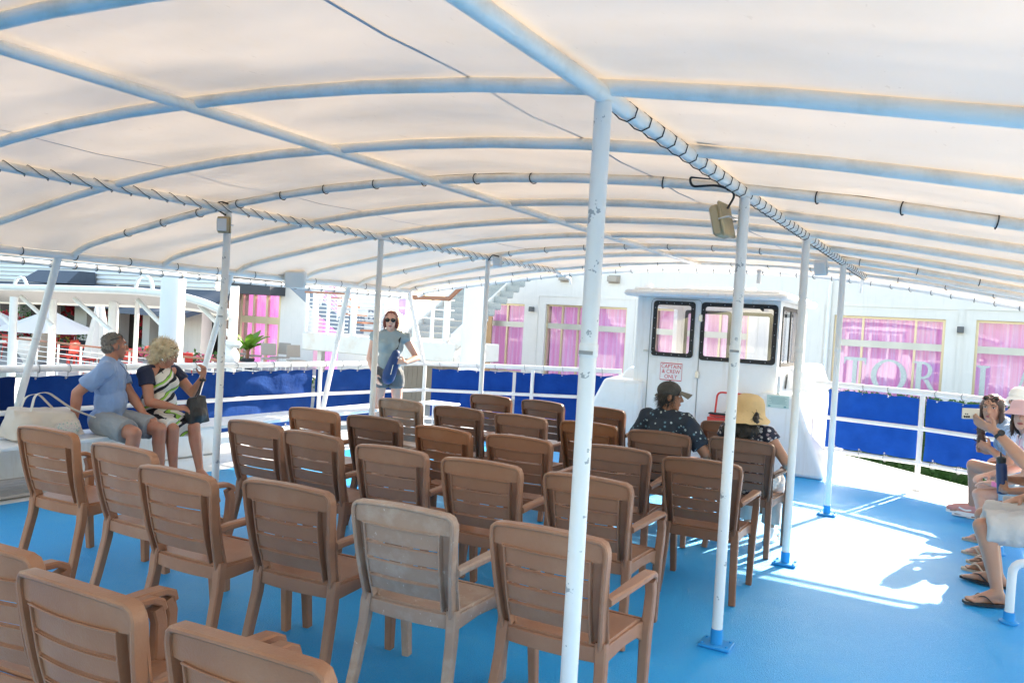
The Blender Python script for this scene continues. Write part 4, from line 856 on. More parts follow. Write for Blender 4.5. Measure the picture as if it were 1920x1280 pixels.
# --- the woman in the straw hat
r = thing('person', 'woman in a straw bucket hat with black hair over a floral top, seen from behind', 'person', (-1.47, 6.50, 0), rad(-3))
f = Fig(r, V(0, 0, .545), V(.0, -.17, 1), rad(0), .89, head=(rad(-8), rad(10)), girth=1.04, belly=1.04, shw=.18)
f.leg(1, V(.12, .43, .50), V(.12, .34, .09), V(.13, .52, .024)).leg(-1, V(-.12, .43, .50), V(-.10, .46, .09), V(-.11, .64, .024))
f.arm(1, V(.29, .10, .68), V(.7, -.8, -.5), hd=V(-.2, 1, -.1), hn=V(0, 0, -1), curl=.4).arm(-1, V(-.20, .24, .66), V(-.7, -.8, -.5), hd=V(.3, 1, 0), hn=V(0, 0, -1), curl=.4)
f.body('skin_mid'); f.garment('blouse', 'floral', ('pelvis', 'waist', 'chest', 'shoulder', 'uparm'), .014, {'uparm': .25}, .004); f.garment('trousers', 'khaki', ('thigh', 'shin'), .024, {'shin': .8}, .006)
random.seed(5); f.hair('hair_black', [((0, -.03, .01), (.086, .09, .08)), ((0, -.085, -.10), (.125, .07, .11)), ((.03, -.11, -.19), (.10, .05, .085)), ((-.05, -.11, -.18), (.09, .05, .08))]+[((random.uniform(-.14, .14), -.11+random.uniform(-.03, .02), random.uniform(-.24, -.04)), (.028, .024, .04)) for q in range(26)], .0085, .008); f.face('hair_black')
hatp = [(.188, -.150), (.186, -.142), (.168, -.105), (.142, -.045), (.134, .0), (.128, .06), (.108, .105), (.065, .132), (.001, .14)]
P = []
for i in range(33):
    a = 2*math.pi*i/32; notch = math.exp(-((math.atan2(math.sin(a+1.25), math.cos(a+1.25)))/.10)**2); row = []
    for rr, z in hatp:
        q = max(0, (rr-.134)/.048); row.append(f.h(rr*math.cos(a)*1.02, -.006+rr*math.sin(a)*1.1, .005+z+q*(.075*max(0, math.sin(a))+.03*max(0, math.cos(a-.2))**2+.012*notch)))
    P.append(row)
hat = MB().shell(P, .004).build('straw_hat', 'straw', r, local=True); mb = MB()
for z_, r_ in [(-.035+.0115*q, .1415-.0015*q) for q in range(9)]: mb.tube([f.h(r_*math.cos(a)*1.02, -.006+r_*math.sin(a)*1.1, .005+z_) for a in [rad(q*15) for q in range(24)]], .0025, 5, closed=True)
mb.build('straw_braid', 'straw', hat, local=True); shoe(f, 1, 'shoewhite', 'shoewhite', V(.12, .34, .09), V(.13, .52, .03)); shoe(f, -1, 'shoewhite', 'shoewhite', V(-.10, .46, .09), V(-.11, .64, .03))

# --- the row on the right bench, all facing left (their forward is -x)
def right(label, y, x=.66, **kw):
    r = thing('person', label, 'person', (x, y, 0), rad(90)); return r, Fig(r, V(0, 0, .55), **kw)
def todo(x0, y0):      # deck point -> a seated figure's own frame when its root is at (x0, y0) turned 90 degrees
    return lambda x, y, z: V(y-y0, x0-x, z)
r, f = right('young woman with long dark hair and raised sunglasses leaning forward in pink sneakers', 8.65, .60, U=V(-.13, .58, 1), twist=rad(8), k=1.10, head=(rad(74), rad(2)), girth=.95, bust=.8, neckf=.03)
W = todo(.60, 8.65); f.leg(1, W(.14, 9.22, .53), W(.17, 9.28, .10), W(-.01, 9.28, .034)).leg(-1, W(.12, 8.90, .58), W(.14, 9.02, .15), W(-.06, 9.06, .10))
f.arm(1, W(.26, 8.80, .74), V(.6, -.5, -.6), hd=V(-.1, .8, .2), hn=V(-1, .2, .1), curl=.9).arm(-1, W(.24, 8.48, .80), V(-.5, -.4, -.7), hd=V(.3, .8, .3), hn=V(.9, .2, .2), curl=.9)
f.body('skin_mid'); f.garment('blouse', 'blueshirt', ('pelvis', 'waist', 'chest', 'shoulder', 'uparm'), .012, {'uparm': .5}, .004); f.garment('shorts', 'whitecotton', ('thigh',), .014, {'thigh': .35}, .004)
f.hair('hair_brown', [((0, -.022, .036), (.083, .097, .083)), ((0, -.07, -.05), (.08, .05, .10)), ((.074, .0, -.06), (.022, .04, .11)), ((-.074, .0, -.06), (.022, .04, .11)), ((.07, .0, -.19), (.034, .035, .10)), ((.06, .02, -.27), (.034, .034, .06)), ((-.07, -.01, -.17), (.03, .035, .08))], .008, .006); f.face('hair_black'); f.shades(.072, -.045, 'shoepink', 'lens', .026)
for sd_, an, to in ((1, W(.17, 9.28, .10), W(-.01, 9.28, .034)), (-1, W(.14, 9.02, .15), W(-.06, 9.06, .10))):
    shoe(f, sd_, 'shoepink', 'shoewhite', an, to, 'sneaker'); MB().tube([an+V(0, 0, .015), an+V(0, -.0, .05), an+V(0, -.002, .095)], [.043, .040, .039], 14).build('sock', 'shoewhite', r, local=True)
    dd = (to-an); dd.z = 0; dd.normalize(); ss = dd.cross(V(0, 0, 1)); zz = to.z
    for sg in (-1, 1): MB().sweep(arc([an+dd*.0+ss*sg*.041+V(0, 0, zz-an.z+.030), an+dd*.05+ss*sg*.045+V(0, 0, zz-an.z+.018), an+dd*.11+ss*sg*.041+V(0, 0, zz-an.z+.040)], .03), (0, 0, 1), .016, .004).build('side_stripe', 'shoewhite', r, local=True)
PH = root_mat(r)
def phone(label, c, rot, m, lens=True, name='smartphone'):
    t = thing(name, label, 'phone', c); c = Vector(c); MB().box(c, (.076, .009, .158), rot, ch=.004).build('casing', m, t); MB().box(c+rot @ V(0, -.0055, 0), (.070, .0015, .150), rot).build('screen', 'lens', t)
    if lens:
        for i, (x, z) in enumerate(((-.022, .060), (-.022, .040), (-.022, .020), (-.003, .052), (-.003, .034))):
            q = c+rot @ V(x, .006, z); MB().cone(q-rot @ V(0, .002, 0), .0075 if i < 3 else .004, q+rot @ V(0, .002, 0), .0075 if i < 3 else .004, 14, True).build('camera_lens', 'black', t)
    return t
phone('dark smartphone held low by the leaning dark haired woman', (.17, 8.64, .82), Matrix.Rotation(rad(90), 3, 'Z') @ Matrix.Rotation(rad(-60), 3, 'X'), 'black', False)
r, f = right('girl in a pink bucket hat smiling, wearing denim shorts and a pink wrist band', 7.85, .66, U=V(-.05, .36, 1), twist=rad(10), k=1.0, head=(rad(76), rad(-6)), girth=.92, neckf=.02, headoff=V(0, 0, .0))
W = todo(.66, 7.85); f.leg(1, W(.20, 8.08, .49), W(.25, 8.16, .08), W(.09, 8.18, .024)).leg(-1, W(.16, 7.74, .49), W(.24, 7.62, .08), W(.09, 7.66, .024))
f.arm(1, W(.22, 8.02, .62), V(.6, -.5, -.6), hd=V(-.6, .6, -.1), hn=V(0, 0, -1), curl=.6).arm(-1, W(.26, 7.70, .60), V(-.6, -.4, -.6), hd=V(.4, .8, -.05), hn=V(0, -.2, -1), curl=.5)
f.body('skin_fair'); f.garment('t_shirt', 'tieDye', ('pelvis', 'waist', 'chest', 'shoulder', 'uparm'), .014, {'uparm': .6}, .004); f.garment('shorts', 'denim', ('thigh',), .016, {'thigh': .72}, .004)
f.hair('hair_brown', [((0, -.02, .03), (.08, .094, .08)), ((.068, .0, -.07), (.02, .04, .10)), ((-.068, .0, -.07), (.02, .04, .10)), ((0, -.06, -.06), (.075, .04, .10))], .008, .005); f.face('hair_brown')
MB().ball(f.h(0, .0865, -.063), V(.016, .004, .0055), 12, 6, f.R).build('teeth', 'eyewhite', r, local=True)
def bucket(fig, m, name='bucket_hat'):
    P = [[fig.h(rr*math.cos(a)*1.0, -.008+rr*math.sin(a)*1.12, z) for rr, z in ((.138, .008), (.132, .018), (.103, .052), (.098, .060), (.094, .10), (.083, .125), (.05, .134), (.001, .136))] for a in [rad(q*12) for q in range(31)]]
    h = MB().shell(P, .005).build(name, m, fig.root, local=True); mb = MB()
    for rr, z in ((.127, .024), (.116, .036), (.105, .049)): mb.tube([fig.h((rr+.003)*math.cos(a), -.008+(rr+.003)*math.sin(a)*1.12, z) for a in [rad(q*15) for q in range(24)]], .0013, 4, closed=True)
    mb.build('stitching', m, h, local=True)
bucket(f, 'pink'); MB().lathe([(.034, -.022), (.041, -.018), (.043, 0), (.041, .018), (.034, .022)], f.wrL+V(0, -.02, 0), 16).build('wrist_band', 'hotpink', r, local=True); wb = r.children[-1]
sandal(f, -1, W(.24, 7.62, .08), W(.09, 7.66, .024), 'beige'); sandal(f, 1, W(.25, 8.16, .08), W(.09, 8.18, .024), 'beige')
r, f = right('passenger in a white cap half hidden behind the leaning dark haired woman', 9.35, .72, U=V(.0, .36, 1), k=1.08, head=(rad(70), rad(5)), girth=1.0)
W = todo(.72, 9.35); f.leg(1, W(.30, 9.49, .50), W(.30, 9.49, .09), W(.12, 9.49, .024)).leg(-1, W(.30, 9.25, .50), W(.30, 9.25, .09), W(.12, 9.25, .024)); f.arm(1, W(.36, 9.52, .62), V(.6, -.5, -.6)).arm(-1, W(.36, 9.22, .62), V(-.6, -.5, -.6))
f.body('skin_mid'); f.garment('t_shirt', 'tee_grey', ('pelvis', 'waist', 'chest', 'shoulder', 'uparm'), .014, {'uparm': .6}, .004); f.garment('shorts', 'charcoal', ('thigh',), .016, {'thigh': .8}, .004)
f.hair('hair_brown', [((0, -.02, .02), (.078, .09, .078))], .008, .004); f.face('hair_brown'); f.hair('whitecotton', [((0, -.014, .052), (.086, .105, .080))], .007, .0, 2, 'cap')
cp = [c for c in r.children if c.name.startswith('cap')][0]; MB().shell([[f.h(x*.072, .075+.09*q*(1-.35*x*x), .055-.022*q-.034*x*x*q-.02*x*x) for q in (0, .33, .66, 1)] for x in [-1+k/5 for k in range(11)]], .005).build('cap_brim', 'whitecotton', cp, local=True)
for sd_, yy in ((1, 9.49), (-1, 9.25)): shoe(f, sd_, 'black', 'shoewhite', W(.30, yy, .09), W(.12, yy, .03))
r, f = right('black haired child in a teal tie dye shirt holding a navy water bottle', 7.14, .68, U=V(.02, .26, 1), twist=rad(5), k=.90, head=(rad(20), rad(10)), girth=.95)
W = todo(.68, 7.14); f.leg(1, W(.26, 7.28, .48), W(.27, 7.34, .08), W(.12, 7.34, .024)).leg(-1, W(.26, 7.02, .48), W(.25, 7.06, .08), W(.09, 7.08, .024)); f.arm(1, W(.31, 7.22, .72), V(.6, -.5, -.6), hd=V(-.6, .6, 0), hn=V(-.6, -.6, 0), curl=1.0).arm(-1, W(.33, 7.0, .66), V(-.6, -.5, -.6), hd=V(.6, .6, .1), hn=V(.6, -.5, 0), curl=1.0)
f.body('skin_brown'); f.garment('t_shirt', 'teal', ('pelvis', 'waist', 'chest', 'shoulder', 'uparm'), .016, {'uparm': .75}, .005); f.garment('shorts', 'khaki', ('thigh',), .018, {'thigh': .85}, .004)
random.seed(9); f.hair('hair_black', [((0, -.02, .036), (.088, .10, .088)), ((0, -.05, -.02), (.08, .06, .06))]+[((.09*math.cos(a)*math.cos(b_), -.02+.1*math.sin(a)*math.cos(b_), .04+.085*math.sin(b_)), (.02, .02, .02)) for a, b_ in [(random.uniform(0, 6.28), random.uniform(-.1, 1.3)) for q in range(30)]], .008, .006); f.face('hair_black')
sandal(f, 1, W(.27, 7.34, .08), W(.12, 7.34, .024), 'beige'); sandal(f, -1, W(.25, 7.06, .08), W(.09, 7.08, .024), 'beige')
bt = thing('water_bottle', 'tall navy water bottle with a black loop lid held upright on the right bench', 'bottle', (.28, 7.08, .62))
d_ = V(-.10, 0, 1).normalized(); Rb = d_.to_track_quat('Z', 'Y').to_matrix(); c0 = V(.30, 7.08, .62); mb = MB(); mb.lathe([(.03, 0), (.037, .004), (.037, .20), (.036, .22), (.028, .235)], (0, 0, 0), 20); mb.v = [Rb @ v+c0 for v in mb.v]; mb.build('flask', 'bottle', bt)
mb = MB(); mb.lathe([(.031, .235), (.033, .24), (.033, .275), (.02, .285)], (0, 0, 0), 18); mb.tube(arc([(-.025, 0, .275), (-.03, 0, .315), (.03, 0, .315), (.025, 0, .275)], .02), .006, 8); mb.v = [Rb @ v+c0 for v in mb.v]; mb.build('lid', 'black', bt)
r, f = right('man with a watch in pale shorts and black flip-flops holding up a phone', 6.50, .70, U=V(.0, .10, 1), twist=rad(6), k=1.05, head=(rad(12), rad(0)), girth=1.04)
W = todo(.70, 6.50); f.leg(1, W(.18, 6.72, .50), W(.29, 6.70, .095), W(.085, 6.77, .036)).leg(-1, W(.165, 6.30, .50), W(.275, 6.20, .095), W(.105, 6.12, .036))
f.arm(1, W(.40, 6.72, .66), V(.6, -.5, -.6), curl=.5).arm(-1, W(.205, 6.42, 1.145), V(-.3, -.2, -1), hd=V(.06, .95, .42), hn=V(.8, -.2, .5), curl=.38)
f.body('skin_mid'); f.garment('t_shirt', 'navycotton', ('pelvis', 'waist', 'chest', 'shoulder', 'uparm'), .016, {'uparm': .6}, .005); f.garment('shorts', 'khaki', ('thigh',), .026, {'thigh': .98}, .013, seed=3)
f.hair('hair_black', [((0, -.022, .036), (.081, .096, .083)), ((0, -.05, -.02), (.075, .06, .06))], .008, .004); f.face('hair_black')
sandal(f, 1, W(.29, 6.70, .095), W(.085, 6.77, .036)); sandal(f, -1, W(.275, 6.20, .095), W(.105, 6.12, .036))
wd = (f.wrL-f.elL).normalized(); wc = f.wrL-wd*.035; Rw = wd.to_track_quat('Z', 'Y').to_matrix(); mb = MB(); mb.lathe([(.028, -.011), (.034, -.011), (.034, .011), (.028, .011)], (0, 0, 0), 18); mb.v = [Rw @ v+wc for v in mb.v]; wt = mb.build('watch', 'rubber', r, local=True)
fa = V(-.75, -.25, .6); fa = (fa-wd*fa.dot(wd)).normalized(); MB().cone(wc+fa*.028, .022, wc+fa*.042, .021, 18, True).build('watch_face', 'black', wt, local=True)
hp = root_mat(r) @ (f.wrL+f.hdL.normalized()*.13); q = ay(1822, 776, 6.42)
rp = Matrix((CR, -CF, CU)).transposed().to_3x3() @ Matrix.Rotation(rad(90+4), 3, 'Y') @ Matrix.Rotation(rad(180), 3, 'X')
phone('beige smartphone with black camera lenses held up in the raised hand on the right', ay(1820, 775, 6.43), Matrix.Rotation(rad(18), 3, 'Z') @ rp @ Matrix.Rotation(rad(180), 3, 'Z'), 'phonebeige')

# --- bags of the couple on the left
t = thing('tote_bag', 'cream canvas tote bag with green flower print on the bench beside the seated man', 'bag', (-6.97, 3.98, .455))
mb = MB(); mb.hexa([V(-7.12, 3.70, .47), V(-6.82, 3.70, .47), V(-6.80, 4.30, .47), V(-7.12, 4.30, .47), V(-7.04, 3.74, .74), V(-6.90, 3.72, .72), V(-6.88, 4.24, .66), V(-7.04, 4.26, .70)]); mb.ball((-6.95, 3.82, .58), (.16, .15, .13)); mb.ball((-6.95, 4.14, .56), (.16, .17, .11))
o = fuse('bag_body', mb, 'cream', None, .012, 4, fold=.008); o.data.transform(root_inv(t)); o.parent = t
mb = MB(); mb.ball((-6.805, 4.13, .55), (.03, .13, .075)); o = fuse('flower_print', mb, 'totefloral', None, .01, 3, fold=.004); o.data.transform(root_inv(t)); o.parent = t
mb = MB(); mb.sweep(arc([(-6.90, 3.86, .70), (-6.92, 3.90, .85), (-6.94, 4.02, .86), (-6.90, 4.22, .70), (-6.80, 4.38, .62)], .08), (1, 0, .2), .038, .006); mb.sweep(arc([(-7.02, 3.84, .71), (-7.03, 3.88, .82), (-7.03, 3.99, .84), (-7.0, 4.1, .71)], .06), (1, 0, .2), .034, .006); mb.build('strap', 'cream', t)
t = thing('handbag', 'small black bag with thin straps held by the woman in the striped dress', 'bag', (-6.52, 5.21, .56))
mb = MB(); mb.hexa([V(-6.56, 5.12, .54), V(-6.44, 5.12, .54), V(-6.43, 5.34, .55), V(-6.57, 5.34, .55), V(-6.53, 5.14, .79), V(-6.47, 5.14, .79), V(-6.46, 5.30, .81), V(-6.54, 5.30, .81)]); mb.ball((-6.50, 5.23, .62), (.085, .12, .10)); o = fuse('bag_body', mb, 'bagblack', None, .009, 4, fold=.005); o.data.transform(root_inv(t)); o.parent = t
mb = MB(); q = V(-6.575, 5.345, 1.05)
for dx, dy in ((-.05, .03), (.04, -.03)): mb.tube([(-6.50+dx, 5.22+dy, .78), (q.x+dx*.4, q.y+dy*.4, .95), (q.x, q.y, q.z), (q.x-dx*.4, q.y-dy*.4, .94), (-6.50-dx*.2, 5.22-dy, .79)], .005, 6)
mb.build('strap', 'bagblack', t)

# ------------------------------------------------------------------ wheelhouse and boat fittings
def wall(mb, o, ud, W, H, th, holes, nd):      # a wall with rectangular openings; o = lower corner, ud along, nd = inward thickness
    us = sorted({0, W} | {h[0] for h in holes} | {h[2] for h in holes}); vs = sorted({0, H} | {h[1] for h in holes} | {h[3] for h in holes}); o, ud, nd = Vector(o), Vector(ud), Vector(nd); z = V(0, 0, 1)
    for i in range(len(us)-1):
        run = []
        for j in range(len(vs)-1):
            um, vm = (us[i]+us[i+1])/2, (vs[j]+vs[j+1])/2
            if any(h[0] < um < h[2] and h[1] < vm < h[3] for h in holes):
                continue
            if run and run[-1][1] == vs[j]: run[-1][1] = vs[j+1]
            else: run.append([vs[j], vs[j+1]])
        for a, b in run:
            p = [o+ud*us[i]+z*a, o+ud*us[i+1]+z*a]; mb.hexa([p[0], p[1], p[1]+nd*th, p[0]+nd*th, p[0]+z*(b-a), p[1]+z*(b-a), p[1]+nd*th+z*(b-a), p[0]+nd*th+z*(b-a)])
    return mb
def wframe(mb, o, ud, nd, u0, v0, u1, v1, wd, proud=.012, r=.05):     # flat frame with rounded outer corners round an opening
    o, ud, nd = Vector(o), Vector(ud), Vector(nd); z = V(0, 0, 1); pts = []
    def ring(a0, b0, a1, b1, rr):
        out = []
        for cx, cy, s in ((a1-rr, b0+rr, -90), (a1-rr, b1-rr, 0), (a0+rr, b1-rr, 90), (a0+rr, b0+rr, 180)):
            for k in range(4): a = rad(s+30*k); out.append((cx+rr*math.cos(a), cy+rr*math.sin(a)))
        return out
    A = ring(u0-wd*.5, v0-wd*.5, u1+wd*.5, v1+wd*.5, r); B = ring(u0+wd*.5, v0+wd*.5, u1-wd*.5, v1-wd*.5, r*.7); n = len(A)
    f = lambda p, d: o+ud*p[0]+z*p[1]-nd*d
    vs = [f(p, proud) for p in A]+[f(p, proud) for p in B]+[f(p, -.002) for p in A]+[f(p, -.002) for p in B]; fs = []
    for i in range(n): j = (i+1) % n; fs += [[i, j, n+j, n+i], [i, 2*n+i, 2*n+j, j], [n+i, n+j, 3*n+j, 3*n+i], [2*n+i, 3*n+i, 3*n+j, 2*n+j]]
    return mb.add(vs, fs)
WX0, WX1, WY0, WY1, WH = -3.98, -2.07, 10.40, 12.3, 2.16
wh = thing('wheelhouse', 'white wheelhouse cabin on the bow deck with a door and black framed windows', 'cabin', (-3.0, 11.2, 0))
d0, d1 = .20, .90        # door edges along the aft wall
DW, W2 = (.265, 1.39, .79, 2.085), (.925, 1.375, 1.855, 2.085)
wall(MB(), (WX0, WY0, 0), (1, 0, 0), 1.91, WH, .06, [DW, W2], (0, 1, 0)).build('aft_wall', 'frp', wh)
wall(MB(), (WX1, WY0+.061, 0), (0, 1, 0), WY1-WY0-.122, WH, .06, [(.10, 1.35, 1.10, 2.08)], (-1, 0, 0)).build('side_wall', 'frp', wh)
wall(MB(), (WX0, WY0+.061, 0), (0, 1, 0), WY1-WY0-.122, WH, .06, [(.25, 1.2, 1.5, 2.05)], (1, 0, 0)).build('side_wall', 'frp', wh)
wall(MB(), (WX0, WY1-.06, 0), (1, 0, 0), 1.91, WH, .06, [(.12, 1.15, .80, 2.03), (.90, 1.15, 1.42, 2.03), (1.50, 1.15, 1.82, 2.03)], (0, 1, 0)).build('front_wall', 'frp', wh)
mb = MB(); mb.box((-3.04, 11.34, 2.205), (2.16, 2.3, .085), ch=.03); mb.box((-3.04, 11.34, 2.265), (1.96, 2.1, .04), ch=.02); mb.build('roof', 'frp', wh)
AO = (WX0, WY0, 0)
dr = MB(); wframe(dr, AO, (1, 0, 0), (0, 1, 0), d0+.0, .12, d1, 2.14, .010, .004, .07); dr = dr.build('door_seam', 'greycord', wh)
mb = MB(); wall(mb, (WX0+d0+.012, WY0-.007, .14), (1, 0, 0), d1-d0-.024, 1.98, .006, [(DW[0]-d0-.012, DW[1]-.14, DW[2]-d0-.012, DW[3]-.14)], (0, 1, 0)); door = mb.build('door', 'frp', wh)
mb = MB(); mb.box((WX0+.16, WY0-.02, 1.42), (.07, .022, .022), ch=.006); mb.ball((WX0+.24, WY0-.03, 1.415), .014); mb.build('handle', 'steel', door)
for z in (.45, 1.15, 1.9): mb = MB(); mb.box((WX0+d1-.005, WY0-.014, z), (.05, .012, .09), ch=.003); mb.tube([(WX0+d1+.006, WY0-.018, z-.05), (WX0+d1+.006, WY0-.018, z+.05)], .007, 8); mb.build('hinge', 'steel', door)
for nm, h, dpt in (('window', DW, .012), ('window', W2, .0)):
    wf = MB(); wframe(wf, (WX0, WY0-dpt, 0), (1, 0, 0), (0, 1, 0), *h, .055, .012, .045); wf = wf.build(nm, 'rubber', wh)
    MB().box((WX0+(h[0]+h[2])/2, WY0+.03, (h[1]+h[3])/2), (h[2]-h[0], .006, h[3]-h[1])).build('pane', 'glass', wf)
    s = MB()
    for k in range(5): f_ = (k+.5)/5; [s.ball((WX0+h[0]+(h[2]-h[0])*f_, WY0-dpt-.013, zz), .006, 6, 4) for zz in (h[1], h[3])]; [s.ball((xx+WX0, WY0-dpt-.013, h[1]+(h[3]-h[1])*f_), .006, 6, 4) for xx in (h[0], h[2])]
    s.build('screw', 'steel', wf)
wf = MB(); wframe(wf, (WX1, WY0+.061, 0), (0, 1, 0), (-1, 0, 0), .10, 1.35, 1.10, 2.08, .05, .012, .03); wf.box((WX1+.004, WY0+.66, 1.715), (.02, .035, .70)); wf = wf.build('window', 'rubber', wh); MB().box((WX1-.03, WY0+.66, 1.715), (.006, .99, .72)).build('pane', 'glass', wf)
for h in ((.12, 1.15, .80, 2.03), (.90, 1.15, 1.42, 2.03), (1.50, 1.15, 1.82, 2.03)):
    wf = MB(); wframe(wf, (WX0, WY1-.06, 0), (1, 0, 0), (0, 1, 0), *h, .05, .01, .04); wf = wf.build('window', 'rubber', wh); MB().box((WX0+(h[0]+h[2])/2, WY1-.03, (h[1]+h[3])/2), (h[2]-h[0], .006, h[3]-h[1])).build('pane', 'glass', wf)
mb = MB(); mb.box((-3.0, 11.95, 1.0), (1.7, .5, .06)); mb.box((-2.9, 11.85, .55), (.5, .4, .8)); mb.build('console', 'frp', wh)
mb = MB(); mb.hexa([V(-2.24, 10.26, 0), V(-1.40, 10.26, 0), V(-1.40, 12.3, 0), V(-2.24, 12.3, 0), V(-2.24, 10.30, 1.0), V(-1.80, 10.30, 1.0), V(-1.74, 12.3, 1.1), V(-2.24, 12.3, 1.1)])
mb.hexa([V(-2.05, 10.9, .99), V(-1.72, 10.9, .99), V(-1.66, 12.3, .99), V(-2.05, 12.3, .99), V(-2.05, 11.0, 1.30), V(-1.86, 11.0, 1.30), V(-1.80, 12.3, 1.36), V(-2.05, 12.3, 1.36)]); o = mb.build('flank_fairing', 'frp', wh)
mb = MB(); mb.hexa([V(-4.86, 10.26, 0), V(-3.82, 10.26, 0), V(-3.82, 12.3, 0), V(-4.92, 12.3, 0), V(-4.38, 10.30, 1.0), V(-3.82, 10.30, 1.0), V(-3.82, 12.3, 1.1), V(-4.42, 12.3, 1.1)])
mb.hexa([V(-4.30, 10.62, .99), V(-3.98, 10.62, .99), V(-3.98, 12.3, .99), V(-4.36, 12.3, .99), V(-4.20, 10.72, 1.16), V(-3.98, 10.72, 1.16), V(-3.98, 12.3, 1.3), V(-4.26, 12.3, 1.3)]); mb.build('flank_fairing', 'frp', wh)
for q in wh.children:
    if q.name.startswith('flank'): b = q.modifiers.new('b', 'BEVEL'); b.width = .05; b.segments = 3
mb = MB(); mb.tube([(-2.02, 10.33, 1.0), (-2.02, 10.33, 1.22)], .022, 10); mb.build('vent_pipe', 'white', wh)
mb = MB(); mb.cone((-2.30, 10.37, 2.06), .022, (-2.27, 10.30, 2.04), .018); mb.tube([(-2.30, 10.39, 2.08), (-2.28, 10.34, 2.07)], .006, 6); mb.build('camera', 'black', wh)
mb = MB(); [mb.box((-3.3+x, 10.9, 2.34), (.28, .2, .018)) for x in (0, .32, .64)]; mb.box((-3.92, 10.6, 2.32), (.10, .08, .06)); [mb.tube([(-3.3+x, 10.9, 2.27), (-3.3+x, 10.9, 2.34)], .01, 6) for x in (0, .64)]; mb.build('roof_fitting', 'greyplastic', wh)
def text(body, size, c, ext=.002, rot=None, m='signred', parent=None, name='lettering', font_scale=(1, 1)):
    cu = bpy.data.curves.new('t', 'FONT'); cu.body = body; cu.size = size; cu.align_x = 'CENTER'; cu.align_y = 'CENTER'; cu.extrude = ext; cu.space_line = .95
    o = bpy.data.objects.new('t', cu); COL.objects.link(o); dg = bpy.context.evaluated_depsgraph_get(); dg.update(); me = bpy.data.meshes.new_from_object(o.evaluated_get(dg), depsgraph=dg); bpy.data.objects.remove(o)
    me.transform(Matrix.Translation(Vector(c)) @ Matrix.Rotation(rad(90), 4, 'X') @ Matrix.Diagonal((font_scale[0], font_scale[1], 1, 1))); me.materials.clear(); me.materials.append(M[m]); return place(name, me, parent)
t = thing('notice_sign', 'white notice reading CAPTAIN & CREW ONLY in red on the wheelhouse door', 'sign', (-3.445, 10.385, 1.16))
MB().box((-3.445, 10.388, 1.16), (.315, .006, .245), ch=.002).build('plate', 'signwhite', t)
mb = MB(); [mb.box((-3.445, 10.384, 1.16+s*.113), (.30, .003, .010)) for s in (-1, 1)]; [mb.box((-3.445+s*.150, 10.384, 1.16), (.004, .003, .216)) for s in (-1, 1)]; mb.build('border', 'signred', t)
for s_, z in (('CAPTAIN', 1.228), ('& CREW', 1.16), ('ONLY', 1.092)): text(s_, .073, (-3.445, 10.384, z), .001, m='signred', parent=t, font_scale=(.92, 1))
t = thing('builders_plaque', 'small pale green plate with fine print on the wheelhouse right flank', 'sign', (-2.01, 10.27, .91))
MB().box((-2.01, 10.283, .905), (.27, .006, .155), ch=.002).build('plate', 'plaque', t)
mb = MB(); [mb.box((-2.01+random.uniform(-.01, .01), 10.279, .905+.055-.014*k), (random.uniform(.16, .22), .002, .005)) for k in range(7)]; mb.box((-2.11, 10.279, .845), (.03, .002, .02)); mb.box((-1.92, 10.279, .845), (.03, .002, .02)); mb.build('print', 'plaqueink', t)
t = thing('folding_trolley', 'red folding trolley leaning against the wheelhouse wall', 'trolley', (-2.6, 10.2, 0))
mb = MB(); mb.tube(arc([(-2.80, 10.25, .30), (-2.77, 10.28, .955), (-2.38, 10.28, .955), (-2.40, 10.25, .30)], .07), .013, 10); mb.tube([(-2.80, 10.25, .34), (-2.40, 10.25, .34)], .012, 8); mb.build('handle', 'red', t)
mb = MB(); wall(mb, (-2.84, 10.12, .08), (1, 0, 0), .48, .56, .05, [(.13, .15, .35, .42)], (0, 1, 0)); mb.box((-2.60, 10.17, .66), (.44, .09, .03), ch=.01); mb.box((-2.52, 10.26, .88), (.05, .02, .16)); mb.build('crate_body', 'red', t)
mb = MB(); mb.box((-2.60, 10.165, .685), (.46, .10, .02), ch=.006); mb.build('rim', 'cord', t); mb = MB(); [mb.tube([(x, 10.20, .06), (x+.03, 10.20, .06)], .06, 16) for x in (-2.87, -2.36)]; mb.build('wheel', 'rubber', t)
def flood(c, aim, label, m='tanplastic', cable=None, k=1.0):
    t = thing('floodlight', label, 'lamp', c, 0, 'floodlights on the canopy posts'); c = Vector(c); a = Vector(aim).normalized(); R = a.to_track_quat('-Y', 'Z').to_matrix()
    MB().box(c, (.14*k, .055*k, .17*k), R, ch=.012).build('housing', m, t); MB().box(c+R @ V(0, .036*k, 0), (.16*k, .018*k, .19*k), R, ch=.006).build('bezel', m, t)
    mb = MB(); mb.box(c+R @ V(0, -.030*k, 0), (.115*k, .004, .14*k), R, ch=.004); mb.build('lens', 'greyplastic', t)
    mb = MB(); mb.tube(arc([c+R @ V(-.075*k, .02, 0), c+R @ V(-.08*k, .075, 0), c+R @ V(.08*k, .075, 0), c+R @ V(.075*k, .02, 0)], .02), .006, 6); mb.build('bracket', 'steel', t)
    if cable: MB().tube(cable, .0065, 6).build('cable', 'cord', t)
flood((XR-.115, 4.30, 2.31), (-1, .1, -.25), 'yellowed tan floodlight seen side on, beside the post behind the large chipped one', 'tanplastic', arc([(XR-.08, 4.3, 2.38), (XR-.03, 4.28, 2.46), (XR-.12, 4.25, 2.50), (XR-.26, 4.22, 2.49), (XR-.27, 4.2, 2.54), (XR-.16, 4.22, 2.53)], .05))
